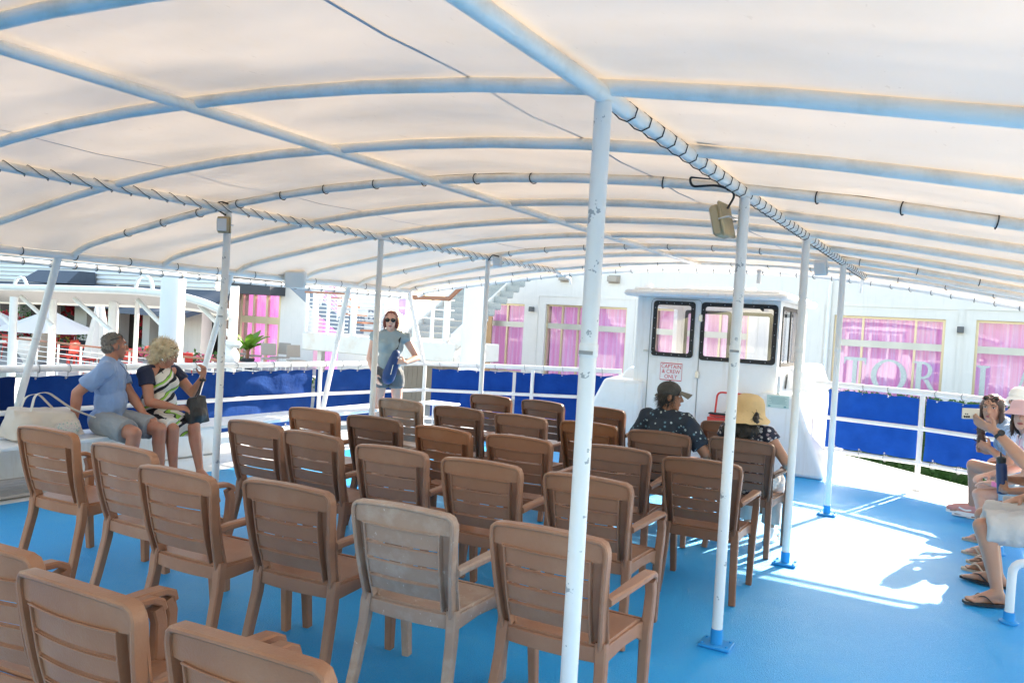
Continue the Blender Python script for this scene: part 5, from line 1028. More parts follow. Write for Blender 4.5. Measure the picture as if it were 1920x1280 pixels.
flood((XL+.04, 4.26, 2.33), (.45, -1, -.1), 'square weathered floodlight with brown stains facing the camera at the left post', 'tanplastic', arc([(XL+.02, 4.3, 2.41), (XL-.05, 4.25, 2.46), (XL-.04, 4.28, 2.52), (XL+.04, 4.3, 2.50)], .03), .68)
flood((XL+.16, 8.22, 2.42), (.3, -1, -.2), 'small round eyed floodlight near the front left canopy post', 'greyplastic', arc([(XL+.05, 8.2, 2.43), (XL+.1, 8.2, 2.50), (XL+.2, 8.2, 2.48)], .03), .7)
flood((XR-.20, 8.20, 2.40), (-.2, -1, -.25), 'pale blue tinted floodlight beside the farthest right post', 'greyplastic', None, .8)
t = thing('loudspeaker', 'light grey box loudspeaker hung from the left canopy edge', 'speaker', (-7.05, 6.98, 2.0)); Rz = Matrix.Rotation(rad(38), 3, 'Z') @ Matrix.Rotation(rad(8), 3, 'X')
MB().box((-7.05, 7.0, 2.065), (.24, .17, .20), Rz, ch=.02).build('cabinet', 'greyplastic', t); MB().box(Vector((-7.05, 7.0, 2.065))+Rz @ V(0, -.09, 0), (.225, .02, .185), Rz, ch=.009).build('grille', 'greyplastic', t); MB().tube(arc([(-7.2, 6.95, 2.06), (-7.14, 7.1, 2.1), (-7.06, 7.06, 2.08)], .03), .02, 8).build('bracket', 'white', t)
t = thing('tube_lamp', 'short white tube lamp under the front canopy edge above the wheelhouse', 'lamp', (-2.35, 10.1, 2.4)); MB().cone((-2.3, 10.1, 2.50), .026, (-2.3, 10.1, 2.36), .026, 14, True).build('tube', 'white', t); MB().lathe([(.02, 0), (.034, .004), (.034, .03), (.02, .034)], (-2.3, 10.1, 2.50), 14).build('cap', 'greyplastic', t)

# ------------------------------------------------------------------ the shore: materials
M['stucco'] = mat('white stucco', (0.78, 0.75, 0.71), 0.85, var=0.02, bump=0.15, bscale=60, dirt=(0.66, 0.64, 0.60), dscale=.7, damt=.45, streak=(0.60, 0.57, 0.52)); M['brass'] = mat('champagne metal', (0.60, 0.50, 0.33), 0.35, metal=.35, var=.1, vscale=1.5); M['transom'] = mat('brushed pale metal', (0.50, 0.49, 0.44), 0.4, metal=.3, var=.25, vscale=2)
M['glitter'] = mat('silver glitter', (0.50, 0.55, 0.55), 0.35, metal=.4, var=.5, vscale=40, bump=.6, bscale=160, chips=(.85, .87, .86), cscale=36, cth=.62); M['slate'] = mat('slate awning canvas', (0.095, 0.115, 0.15), 0.8, var=.12, bump=.2, bscale=8); M['darkroom'] = mat('dark interior', (0.03, 0.018, 0.018), 0.8, var=.4, vscale=1.2)
M['wood'] = mat('red brown wood', (0.30, 0.13, 0.075), 0.5, var=.2, vscale=3); M['paving'] = mat('pale paving', (0.42, 0.41, 0.39), 0.85, var=.1, bump=.2, bscale=20, dirt=(.3, .29, .27), dscale=1.2, damt=.5); M['leaf'] = mat('leaf green', (0.055, 0.135, 0.025), 0.5, var=.45, vscale=9, transl=((.12, .3, .04), .25)); M['leaflight'] = mat('young leaf green', (0.13, 0.24, 0.03), 0.5, var=.35, vscale=8, transl=((.25, .5, .05), .3))
M['flowerred'] = mat('red blossom', (0.50, 0.02, 0.035), 0.6, var=.4, vscale=15); M['flowerpink'] = mat('pink blossom', (0.74, 0.13, 0.24), 0.6, var=.35, vscale=15); M['floweryellow'] = mat('yellow blossom', (0.70, 0.50, 0.08), 0.6, var=.3, vscale=15); M['planter'] = mat('grey planter', (0.33, 0.36, 0.41), 0.7, var=.06); M['planterdark'] = mat('charcoal planter', (0.05, 0.055, 0.065), 0.7)
M['parasol'] = mat('white parasol canvas', (0.78, 0.77, 0.75), 0.8, var=.02, transl=((.8, .78, .74), .3)); M['taupe'] = mat('taupe mesh', (0.42, 0.37, 0.32), 0.7, var=.06); M['bluegrey'] = mat('blue grey steel', (0.19, 0.235, 0.30), 0.5, var=.06); M['rustwhite'] = mat('rust streaked white steel', (0.74, 0.73, 0.68), 0.5, var=.04, dirt=(.45, .27, .10), dscale=2.2, damt=.35); M['perf'] = mat('perforated grey tread', (0.36, 0.38, 0.37), 0.5, var=.1, chips=(.15, .16, .16), cscale=55, cth=.6); M['boards'] = mat('taupe board cladding', (0.34, 0.29, 0.24), 0.8, var=.15, vscale=2)
M['plywood'] = mat('plywood', (0.50, 0.30, 0.15), 0.7, var=.1); M['pallet'] = mat('raw timber', (0.40, 0.29, 0.18), 0.85, var=.2, vscale=5); M['pile'] = mat('white pile sleeve', (0.80, 0.81, 0.81), 0.5, var=.02, dirt=(.7, .68, .64), dscale=1.5, damt=.3); M['louvre'] = mat('white louvre', (0.74, 0.76, 0.78), 0.5, var=.02); M['balloon'] = mat('lilac balloon', (0.50, 0.33, 0.66), 0.4, var=.05)
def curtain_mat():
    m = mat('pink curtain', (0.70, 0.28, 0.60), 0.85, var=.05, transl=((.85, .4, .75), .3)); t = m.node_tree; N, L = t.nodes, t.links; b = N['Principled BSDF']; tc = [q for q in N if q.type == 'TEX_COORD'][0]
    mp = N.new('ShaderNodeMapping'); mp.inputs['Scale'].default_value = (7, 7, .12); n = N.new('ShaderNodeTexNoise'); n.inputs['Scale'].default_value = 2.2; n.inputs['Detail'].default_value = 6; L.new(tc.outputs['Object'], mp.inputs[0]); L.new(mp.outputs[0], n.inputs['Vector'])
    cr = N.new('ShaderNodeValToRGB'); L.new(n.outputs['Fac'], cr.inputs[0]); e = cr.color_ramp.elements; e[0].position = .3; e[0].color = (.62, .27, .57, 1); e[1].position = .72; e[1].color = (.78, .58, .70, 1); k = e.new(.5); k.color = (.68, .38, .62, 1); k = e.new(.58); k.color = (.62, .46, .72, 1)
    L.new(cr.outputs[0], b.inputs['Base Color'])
    b.inputs['Emission Strength'].default_value = 0.10; L.new(cr.outputs[0], b.inputs['Emission Color']); return m  # faint glow put into the cloth, standing in for light inside the shop
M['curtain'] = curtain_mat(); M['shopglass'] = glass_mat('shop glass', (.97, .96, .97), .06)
def water_mat():
    m = mat('harbour water', (0.015, 0.05, 0.06), .08, var=.2, bump=.6, bscale=1.5); return m
M['water'] = water_mat()

M['greycanvas'] = mat('grey canvas', (0.40, 0.385, 0.37), 0.8, var=.06)
# ------------------------------------------------------------------ the shore: ground
tag(MB().sheet([[V(-900, -300, -2.4), V(900, -300, -2.4)], [V(-900, 900, -2.4), V(900, 900, -2.4)]]).build('water', 'water'), kind='structure')
mb = MB(); mb.prism([(-10.5, 13.2, -3.5), (60, 13.2, -3.5), (60, 60, -3.5), (-10.5, 60, -3.5)], (0, 0, 2.3)); tag(mb.build('quay', 'paving'), kind='structure')
mb = MB(); mb.prism([(-80, 13.6, -3.5), (-10.5, 13.6, -3.5), (-10.5, 60, -3.5), (-80, 60, -3.5)], (0, 0, 2.75)); tag(mb.build('terrace', 'paving'), kind='structure')
# ------------------------------------------------------------------ the shop building
YF = 22.0
def fx(u, v): return ay(u, v, YF)
fac = thing('shop_building', 'white stucco shop building with large pink curtained windows across the quay', 'building', (-3, YF, -1.2))
wins = [(-13.60, .12, -12.20, 2.30), (-11.45, .12, -8.75, 2.33), (-7.9, .12, -5.2, 2.35), (-3.03, .05, -.49, 2.38), (.15, .05, 2.7, 2.40), (3.5, .05, 6.1, 2.40)]
FX0 = -13.9; wall(MB(), (FX0, YF, -1.2), (1, 0, 0), 24, 5.6, .35, [(a-FX0, b+1.2, c-FX0, d+1.2) for a, b, c, d in wins], (0, 1, 0)).build('wall', 'stucco', fac)
mb = MB(); mb.box((-1.9, YF+6.2, 1.6), (24, .2, 5.6)); mb.box((-1.9, YF+3.2, 4.5), (24.2, 6.6, .2)); mb.box((-1.9, YF+3.4, -.1), (23.8, 5.6, .06)); mb.box((FX0+.1, YF+3.2, 1.6), (.2, 5.7, 5.6)); mb.build('roof', 'stucco', fac)
mb = MB()
for a, b, c, d in wins[1:]: mb.box(((a+c)/2, YF-.012, d+.25), (c-a+.5, .024, .014)); [mb.box((x, YF-.012, (d+b)/2-.4), (.014, .024, d-b+1.3)) for x in (a-.25, c+.25)]
mb.build('moulding', 'stucco', fac)
for i, (a, b, c, d) in enumerate(wins):
    mull = {0: (.52,), 1: (.20, .40), 2: (.3, .7), 3: (.27, .745), 4: (.42,), 5: (.5,)}[i]; wf = MB(); w_ = c-a; zt = b+(d-b)*.70
    for x in (a+.03, c-.03): wf.box((x, YF+.16, (b+d)/2), (.06, .10, d-b))
    wf.box(((a+c)/2, YF+.16, d-.03), (w_-.12, .10, .06)); wf.box(((a+c)/2, YF+.16, b+.02), (w_-.12, .10, .04))
    for q in mull: [wf.box((a+w_*q, YF+.158, (z0+z1)/2), (.055, .09, z1-z0)) for z0, z1 in ((b+.041, zt-.086), (zt+.086, d-.061))]
    wf = wf.build('window', 'brass', fac); MB().box(((a+c)/2, YF+.155, zt), (w_-.121, .10, .17)).build('transom', 'transom', wf)
    MB().box(((a+c)/2, YF+.19, (b+d)/2), (w_-.12, .012, d-b-.1)).build('pane', 'shopglass', wf)
    P = []; n = int(w_*30)
    for k in range(n+1): x = a+.02+(w_-.04)*k/n; yv = .035*math.sin(x*21+math.sin(x*5)*2)+.015*math.sin(x*47); P.append([V(x, YF+.42+yv*(.7+.3*zz), b+.02+(d-b-.03)*zz) for zz in (0, .25, .5, .75, 1)])
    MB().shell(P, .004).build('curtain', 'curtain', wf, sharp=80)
def letter(ch, x, z, w_, h, y):
    mb = MB(); d = (0, .02, 0); s = .16*w_ if ch != 'I' else .42*w_; se = .055*h
    def P(pts): mb.prism([V(x+a*w_, y, z+b*h) for a, b in pts], d)
    if ch == 'T': P([(0, .90), (0, .80), (.05, .78), (.08, .90), (.92, .90), (.95, .78), (1, .80), (1, 1), (0, 1), (0, .9)][:9]); P([(.40, .05), (.60, .05), (.60, .899), (.40, .899)]); P([(.27, 0), (.73, 0), (.73, .049), (.27, .049)])
    if ch == 'I': P([(.30, .08), (.70, .08), (.70, .92), (.30, .92)]); P([(0, 0), (1, 0), (1, .03), (.7, .079), (.3, .079), (0, .03)]); P([(0, 1), (0, .97), (.3, .921), (.7, .921), (1, .97), (1, 1)])
    if ch == 'O':
        n = 40; A = [V(x+w_*(.5+.5*math.cos(2*math.pi*k/n)), y, z+h*(.5+.5*math.sin(2*math.pi*k/n))) for k in range(n)]; B = [V(x+w_*(.5+(.34)*math.cos(2*math.pi*k/n)), y, z+h*(.5+.435*math.sin(2*math.pi*k/n))) for k in range(n)]; dd = V(*d); vs = A+B+[p+dd for p in A]+[p+dd for p in B]; fs = []
        for i in range(n): j = (i+1) % n; fs += [[i, j, n+j, n+i], [2*n+i, 3*n+i, 3*n+j, 2*n+j], [i, 2*n+i, 2*n+j, j], [n+i, n+j, 3*n+j, 3*n+i]]
        mb.add(vs, fs)
    if ch == 'R':
        P([(.12, .05), (.32, .05), (.32, .95), (.12, .95)]); P([(0, 0), (.44, 0), (.44, .049), (0, .049)]); P([(0, 1), (0, .951), (.32, .951), (.32, 1)])
        n = 14; A = [(.36+.36*math.cos(a), .745+.255*math.sin(a)) for a in [rad(90-180*k/n) for k in range(n+1)]]; B = [(.36+.20*math.cos(a), .745+.185*math.sin(a)) for a in [rad(90-180*k/n) for k in range(n+1)]]
        P([(.321, 1)]+A+[(.321, .49), (.321, .56)]+B[::-1]+[(.321, .93)]); P([(.40, .489), (.58, .489), (.93, .06), (1.04, .05), (1.04, 0), (.80, 0)])
    if ch == 'A': P([(.10, .05), (.19, .05), (.50, .80), (.50, 1), (.46, 1)]); P([(.501, 1), (.501, .78), (.72, .05), (.94, .05), (.56, 1)]); P([(.28, .27), (.66, .27), (.63, .34), (.31, .34)]); P([(0, 0), (.3, 0), (.3, .049), (0, .049)]); P([(.60, 0), (1.05, 0), (1.05, .049), (.60, .049)])
    return mb
zl, hl = .48, .84
t = thing('shop_lettering', 'large silver glitter letters T O R and I A standing in the pink shop windows', 'lettering', (-2, YF+.10, zl))
for ch, u0, u1 in (('T', 1580, 1622), ('O', 1632, 1700), ('R', 1711, 1762), ('I', 1830, 1856), ('A', 1899, 1948)):
    p, q = fx(u0, 700), fx(u1, 700); letter(ch, p.x, zl, q.x-p.x, hl, YF+.10).build('letter', 'glitter', t)
for u, lab in ((998, 'small dark wall lamp on the shop wall left of the big window'), (1803, 'small dark wall lamp between the two lettered shop windows')):
    p = fx(u, 590); t = thing('wall_lamp', lab, 'lamp', (p.x, YF-.05, 2.13)); MB().box((p.x, YF-.07, 2.15), (.15, .13, .15), ch=.01).build('housing', 'charcoal', t); MB().box((p.x, YF-.004, 2.15), (.10, .008, .12)).build('mount', 'greyplastic', t)
p = fx(1552, 620); t = thing('drainpipe', 'white drainpipe running down the shop wall left of the T window', 'pipe', (p.x, YF-.06, -1.2)); MB().tube([(p.x, YF-.07, -1.2), (p.x, YF-.07, 4.2)], .055, 12).build('pipe', 'white', t); MB().box((p.x, YF-.03, 1.5), (.18, .06, .05)).build('clip', 'white', t)
mb = MB(); mb.box((fx(935, 650).x-.35, YF-.25, .9), (.40, .04, 2.1)); t = solo('board', mb, 'plywood', 'tan plywood board leaning beside the left pink shop window', 'board', (fx(935, 650).x-.35, YF-.25, -.15))
for x, lab in ((-9.2, 'beige bracket high on the shop wall, the one nearer the wheelhouse'), (-10.8, 'beige bracket high on the shop wall, the one nearer the stairs')): mb = MB().box((x, YF-.12, 3.15), (.30, .24, .16), ch=.01); mb.box((x, YF-.02, 3.15), (.36, .036, .24)); solo('wall_bracket', mb, 'taupe', lab, 'bracket', (x, YF, 3.07))

# ------------------------------------------------------------------ plants
def leaves(mb, pts, size, n, jit, rnd=random, flat=0.0):
    for c in pts:
        for k in range(n):
            p = Vector(c)+V(rnd.gauss(0, jit), rnd.gauss(0, jit), rnd.gauss(0, jit)); a = V(rnd.uniform(-1, 1), rnd.uniform(-1, 1), rnd.uniform(-.4, 1)).normalized(); b = a.cross(V(rnd.uniform(-1, 1), rnd.uniform(-1, 1), rnd.uniform(-1, 1))).normalized(); s = size*rnd.uniform(.6, 1.3)
            mb.add([p-a*s, p+b*s*.45, p+a*s, p-b*s*.45], [[0, 1, 2, 3]])
    return mb
random.seed(21)
def hedge(x0, x1, y0, y1, z0, z1, label, size=.075, dens=55, m='leaf', stuff=False):
    mb = MB(); inner = MB().box(((x0+x1)/2, (y0+y1)/2, (z0+z1)/2), (x1-x0-.3, y1-y0-.3, z1-z0-.25))
    A = int((x1-x0)*(z1-z0)*dens); B = int((x1-x0)*(y1-y0)*dens*.7)
    leaves(mb, [(random.uniform(x0, x1), y0+random.uniform(-.12, .16)+.10*noise.noise((random.random()*9, 0, 0)), random.uniform(z0, z1)) for q in range(A)]+[(random.uniform(x0, x1), random.uniform(y0, y1), z1-random.uniform(0, .2)) for q in range(B)]+[(x0+random.uniform(0, .2), random.uniform(y0, y1), random.uniform(z0, z1)) for q in range(int((y1-y0)*(z1-z0)*dens))], size, 3, .05)
    t = thing('hedge', label, 'hedge', ((x0+x1)/2, (y0+y1)/2, z0)); mb.build('foliage', m, t); inner.build('branches', 'leaf', t); return t
hedge(-2.6, 5.5, 17.4, 19.0, -1.2, .60, 'clipped green hedge in front of the lettered shop windows', .065, 170)
def flowers(name, label, x0, x1, y, zb, zt, box_m, fl, n, cat='planter', hgt=.3, d=.35):
    t = thing(name, label, cat, ((x0+x1)/2, y, zb)); MB().box(((x0+x1)/2, y, (zb+zt)/2), (x1-x0, d, zt-zb), ch=.02).build('box', box_m, t)
    P = [(random.uniform(x0, x1), y+random.uniform(-d*.6, d*.4), zt+random.uniform(0, hgt)) for q in range(n)]; leaves(MB(), P, .07, 5, .07).build('foliage', 'leaf', t)
    for mname, share in fl:
        mb = MB()
        for q in range(int(n*share)):
            c = V(random.uniform(x0, x1), y+random.uniform(-d*.8, 0), zt+random.uniform(-.08, hgt*.9))
            for k in range(7): mb.ball(c+V(random.gauss(0, .045), random.gauss(0, .045), random.gauss(0, .04)), random.uniform(.022, .04), 6, 4)
        mb.build('blossoms', mname, t)
    return t
# ------------------------------------------------------------------ restaurant on the left
YR = 21.0
rs = thing('restaurant', 'restaurant front with white pillars, dark openings and slate awnings on the terrace', 'building', (-30, YR, -.75))
pill = [(-46.5, .9), (-41.2, .5), (-38.8, .9), (-36.2, .55), (-33.6, .9), (-31.2, .55), (-29.1, .45), (-26.6, 1.7)]
[MB().box((x, YR, .75), (w_, .5, 3.0)).build('pillar', 'stucco', rs) for x, w_ in pill]
mb = MB(); mb.box((-37.6, YR+.05, 3.6), (25, .45, 2.7)); mb.build('wall', 'stucco', rs)
mb = MB(); [mb.box((-37.6, YR-.20, 2.42+.19*k), (25, .05, .14), Matrix.Rotation(rad(-25), 3, 'X')) for k in range(13)]; mb.build('louvres', 'louvre', rs)
mb = MB(); mb.box((-37.6, YR+5, .7), (25, .1, 3.2)); mb.box((-37.6, YR+2.6, 2.3), (25, 4.7, .06)); mb.box((-37.6, YR+2.6, -.72), (25, 4.6, .05)); mb.box((-25.3, YR+2.6, .7), (.1, 4.6, 3.0)); mb.build('interior', 'darkroom', rs)
for u0, u1, zt, zb, yo in ((-90, 82, 2.25, 1.5, 2.2), (86, 214, 2.3, 1.5, 2.2), (222, 312, 2.3, 1.5, 2.2), (316, 440, 2.25, 1.35, 2.2)):
    a, b = ay(u0, 560, YR-.3).x, ay(u1, 575, YR-.3).x; mb = MB().shell([[V(x, YR-.25-yo*f_, zt+(zb-zt)*f_-.10*math.sin(f_*math.pi)) for f_ in (0, .25, .5, .75, 1)] for x in [a+(b-a)*k/6 for k in range(7)]], .02); mb.shell([[V(x, YR-.25-yo, zb), V(x, YR-.27-yo, zb-.16)] for x in [a+(b-a)*k/6 for k in range(7)]], .015)
    [mb.shell([[V(x, YR-.25-yo*f_, zt+(zb-zt)*f_-.10*math.sin(f_*math.pi)) , V(x, YR-.25-yo*f_*.98, zt+(zb-zt)*f_-.10*math.sin(f_*math.pi)-.16)] for f_ in (0, .25, .5, .75, 1)], .012) for x in (a, b)]; mb.build('awning', 'slate', rs)
mb = MB(); a, b = ay(78, 520, YR-.6).x, ay(168, 525, YR-.6).x; mb.hexa([V(a, YR-1.6, 2.25), V(b, YR-1.6, 2.25), V(b, YR-.3, 2.25), V(a, YR-.3, 2.25), V(a+.4, YR-1.0, 2.8), V(b-.1, YR-1.0, 2.8), V(b-.1, YR-.3, 2.8), V(a+.4, YR-.3, 2.8)]); mb.build('dormer', 'slate', rs)
# pink glazed wing between the restaurant and the stairs
wing = thing('pink_wing', 'pink curtained glass wing with a dark fascia behind the potted palm', 'building', (-20.3, YR, -.75))
a, b = ay(452, 620, YR).x, ay(526, 620, YR).x
MB().box(((a+b)/2, YR-.35, 2.55), (b-a+.5, 1.0, .75)).build('fascia', 'planterdark', wing)
mb = MB(); mb.box((b+.9, YR+.1, 1.0), (1.7, .4, 3.5)); mb.box((b+3.9, YR+.1, 1.9), (2.0, .4, 4.5)); mb.build('wall', 'stucco', wing)
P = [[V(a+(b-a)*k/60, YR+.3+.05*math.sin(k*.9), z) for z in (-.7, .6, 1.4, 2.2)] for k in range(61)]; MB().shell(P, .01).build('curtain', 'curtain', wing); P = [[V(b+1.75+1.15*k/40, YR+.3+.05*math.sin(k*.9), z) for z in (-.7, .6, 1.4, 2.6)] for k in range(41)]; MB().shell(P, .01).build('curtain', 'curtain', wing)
mb = MB(); [mb.box((a+(b-a)*q, YR, .75), (.10, .1, 2.9)) for q in (0.02, .33, .66, .98)]; mb.box(((a+b)/2, YR-.002, 1.25), (b-a-.1, .09, .26)); mb.build('window_frame', 'brass', wing); MB().box(((a+b)/2, YR+.1, .75), (b-a, .01, 2.9)).build('pane', 'shopglass', wing)
# terrace railing
YT = 14.2
def tx(u, v, y=YT): return ay(u, v, y)
rl = thing('terrace_railing', 'white terrace railing with a red brown timber top rail along the quay edge', 'railing', (-22, YT, -.75)); x0, x1 = -31, -14.8; zt = .27
MB().box(((x0+x1)/2, YT, zt), (x1-x0, .10, .05), ch=.01).build('top_rail', 'wood', rl)
for z in (zt-.17, zt-.32, zt-.47, zt-.62, zt-.77): MB().tube([(x0, YT, z), (x1, YT, z)], .014, 8).build('bar', 'white', rl)
for k in range(15): x = x0+(x1-x0)*k/14; MB().box((x, YT, (zt-.75-.03)/2-.0), (.06, .04, zt+.72), ch=.005).build('stanchion', 'white', rl)
def parasol(x, y, zb, h, r, label, closed=False):
    t = thing('parasol', label, 'parasol', (x, y, zb)); MB().tube([(x, y, zb), (x, y, zb+h)], .025, 10).build('pole', 'white', t)
    if not closed:
        mb = MB(); n = 8; ap = V(x, y, zb+h+.05); R = [V(x+r*math.cos(2*math.pi*k/n+.2), y+r*math.sin(2*math.pi*k/n+.2), zb+h-.42*r) for k in range(n)]
        for k in range(n):
            A, B = R[k], R[(k+1) % n]; P = [[ap.lerp(A.lerp(B, q), f_)-V(0, 0, .05*math.sin(f_*math.pi)+.10*f_*math.sin(q*math.pi)*.3) for q in (0, .33, .66, 1)] for f_ in (.001, .25, .5, .75, 1)]; mb.shell(P, .006)
        mb.build('canopy', 'parasol', t); mb = MB(); [mb.tube([V(x, y, zb+h-.6), (ap+R[k])/2-V(0, 0, .06)], .010, 5) for k in range(n)]; mb.build('ribs', 'white', t)
    else:
        P = []
        for k in range(25): a = 2*math.pi*k/24; P.append([V(x+rr*(1+.18*math.cos(a*6))*math.cos(a), y+rr*(1+.18*math.cos(a*6))*math.sin(a), zb+z) for rr, z in ((.36, .55), (.30, 1.0), (.22, 1.5), (.10, h-.1), (.01, h+.05))])
        MB().shell(P, .008).build('canopy', 'parasol', t); MB().tube([V(x+.20, y-.1, zb+1.6), V(x+.05, y-.2, zb+h), V(x-.1, y-.2, zb+h-.1)], .02, 8).build('crank_arm', 'greyplastic', t)
    MB().lathe([(.26, 0), (.26, .05), (.04, .08)], (x, y, zb), 16).build('base', 'planterdark', t); return t
p = ay(92, 600, 16.2); parasol(p.x, 16.2, -.75, 1.93, 1.75, 'open white parasol over the terrace left of the seated man'); p = ay(-30, 610, 16.8); parasol(p.x, 16.8, -.75, 1.9, 1.6, 'white parasol at the left photo edge mostly hidden by a post'); p = ay(184, 640, 15.6); parasol(p.x, 15.6, -.75, 2.35, .4, 'closed white parasol behind the head of the seated man', True)
def rchair(x, y, zb, rz, label, m, grp):
    t = thing('terrace_chair', label, 'chair', (x, y, zb), rz, grp); L_ = lambda *q: V(*q); 
    mb = MB().box((0, 0, .44), (.46, .44, .04), ch=.01); mb.build('seat', m, t, local=True); MB().box((0, -.22, .72), (.46, .03, .38), Matrix.Rotation(rad(8), 3, 'X'), ch=.01).build('backrest', m, t, local=True)
    for i in (-1, 1):
        for j in (-1, 1): MB().tube([(i*.21, j*.2, .43), (i*.23, j*.23, 0)], .018, 6).build('leg', m if m == 'red' else 'white', t, local=True)
    return t
# chairs: one of each kind, copied with its parts
red_spots = [(22, 16.6, .3, 'red terrace chair at the far left behind the railing'), (128, 15.9, 1.9, 'red terrace chair below the open parasol'), (150, 17.1, -1.2, 'red terrace chair behind the railing right of the open parasol pole'), (168, 15.7, 2.9, 'red terrace chair left of the closed parasol'), (250, 16.2, .6, 'red terrace chair between the heads of the seated couple'), (262, 17.4, 2.2, 'red terrace chair in the second rank between the seated couple'), (108, 17.4, .2, 'red terrace chair in the second rank below the open parasol'), (345, 16.6, 1.1, 'red terrace chair under the planter behind the raised hand')]
pr = None
for u, y, a, lab in red_spots:
    p = ay(u, 660, y)
    if pr is None: pr = o = rchair(p.x, y, -.745, a, lab, 'red', 'red terrace chairs')
    else: o = copy_tree(pr); o.location = (p.x, y, -.745); o.rotation_euler = (0, 0, a); o['label'] = lab
pr = None
for u, y, a, lab in ((452, 18.4, 2.8, 'taupe terrace chair right beside the potted palm'), (478, 18.2, 2.4, 'taupe terrace chair second from the palm, turned to the table'), (505, 17.7, -2.2, 'taupe terrace chair in the middle showing its white side frame'), (525, 18.6, 3.3, 'taupe terrace chair before the white wall right of the pink panes'), (556, 18.0, -1.9, 'taupe terrace chair at the right end by the white landing')):
    p = ay(u, 660, y)
    if pr is None: pr = o = rchair(p.x, y, -.30, a, lab, 'taupe', 'taupe terrace chairs')
    else: o = copy_tree(pr); o.location = (p.x, y, -.30); o.rotation_euler = (0, 0, a); o['label'] = lab
mb = MB(); p = ay(505, 660, 18.6); mb.prism([(p.x-3.5, 17.2, -.745), (p.x+4, 17.2, -.745), (p.x+4, 20.9, -.745), (p.x-3.5, 20.9, -.745)], (0, 0, .44)); tag(mb.build('terrace_step', 'paving'), kind='structure')
for u, y, lab in ((140, 16.5, 'round red terrace table below the open parasol'), (255, 16.9, 'round red terrace table between the seated couple')):
    p = ay(u, 650, y); t = thing('terrace_table', lab, 'table', (p.x, y, -.745)); MB().lathe([(.01, .70), (.45, .70), (.46, .72), (.45, .74), (.01, .74)], (p.x, y, -.745), 24).build('tabletop', 'red', t); MB().lathe([(.25, 0), (.25, .03), (.04, .05), (.04, .70)], (p.x, y, -.745), 16).build('pedestal', 'red', t)
def fl_at(u0, u1, v0, v1, y, *a, **k):
    p, q = ay(u0, (v0+v1)/2, y), ay(u1, (v0+v1)/2, y); return p.x, q.x
a, b = fl_at(345, 448, 655, 670, 17.0); flowers('flower_planter', 'grey trough of pink flowers on the terrace right of the big white pile', a, b, 17.0, -.745, -.16, 'planter', [('flowerpink', .55)], 70); a, b = fl_at(258, 300, 655, 670, 17.0); flowers('flower_planter', 'grey trough of pink flowers just left of the big white pile', a, b, 17.0, -.745, -.2, 'planter', [('flowerpink', .5)], 30)
a, b = fl_at(118, 156, 620, 640, 18.8); flowers('flower_planter', 'charcoal planter of red and yellow flowers behind the open parasol', a, b, 18.8, -.745, .0, 'planterdark', [('flowerred', .9), ('floweryellow', .35)], 50, hgt=.6); a, b = fl_at(15, 58, 620, 640, 18.6); flowers('flower_planter', 'bank of red flowers under the parasol by the left slanted post', a, b, 18.6, -.745, -.5, 'planterdark', [('flowerred', 1.2)], 80, hgt=1.6, d=.6); a, b = fl_at(105, 120, 620, 640, 18.2); flowers('flower_planter', 'tall yellow and red flower arrangement right of the tan jar', a, b, 18.2, -.745, -.3, 'planterdark', [('floweryellow', .7), ('flowerred', .6)], 34, hgt=1.2, d=.4)
for u, lab in ((178, 'red flower curtain in the opening left of the closed parasol'), (205, 'red flower curtain in the opening behind the closed parasol'), (270, 'red flower curtain in the opening left of the big white pile'), (130, 'red flower curtain in the opening above the charcoal planter')):
    p = ay(u, 600, YR+.6); t = thing('flower_hanging', lab, 'flowers', (p.x, YR+.6, .2)); mb = MB()
    for q in range(50): c = V(p.x+random.gauss(0, .3), YR+.6+random.gauss(0, .15), random.uniform(.2, 1.9)); [mb.ball(c+V(random.gauss(0, .07), 0, random.gauss(0, .07)), random.uniform(.04, .08), 6, 4) for k in range(3)]
    mb.build('blossoms', 'flowerred', t); leaves(MB(), [(p.x+random.gauss(0, .35), YR+.6, random.uniform(.2, 1.9)) for q in range(40)], .08, 3, .08).build('foliage', 'leaf', t)
p = ay(84, 640, 17.6); t = thing('jar', 'large tan ribbed jar under the open parasol', 'jar', (p.x, 17.6, -.745)); MB().lathe([(.28, 0), (.34, .1), (.42, .6), (.44, 1.1), (.36, 1.5), (.30, 1.58), (.33, 1.64)], (p.x, 17.6, -.745), 28).build('jar_body', M['beige'], t); mb = MB(); [mb.tube([V(p.x+.445*math.cos(a), 17.6+.445*math.sin(a), -.745+z) for a in [rad(q*15) for q in range(24)]], .012, 5, closed=True) for z in (.9, 1.0, 1.1)]; mb.build('ribs', 'beige', t)
p = ay(52, 665, 15.3); t = thing('pedestal_urn', 'white rounded urn behind the terrace railing at far left', 'urn', (p.x, 15.3, -.745)); MB().lathe([(.2, 0), (.12, .1), (.18, .25), (.33, .5), (.36, .75), (.26, .95), (.28, 1.0)], (p.x, 15.3, -.745), 24).build('urn_body', 'white', t)
p = ay(464, 660, 17.9); t = thing('palm', 'potted palm with broad bright green leaves at the end of the taupe chairs', 'plant', (p.x, 17.9, -.30)); mb = MB()
for k in range(15):
    a = 2.4*k; ln = random.uniform(.6, .95); up = random.uniform(.35, 1.0); P = []
    for i in range(9): f_ = i/8; c = V(p.x+math.cos(a)*ln*f_*.8, 17.9+math.sin(a)*ln*f_*.8, .32+up*f_-.5*f_*f_+.2*f_); sd = V(-math.sin(a), math.cos(a), 0)*(.13*math.sin(math.pi*(f_*.9+.08))); P.append([c-sd-V(0, 0, .03), c, c+sd-V(0, 0, .03)])
    mb.sheet(P)
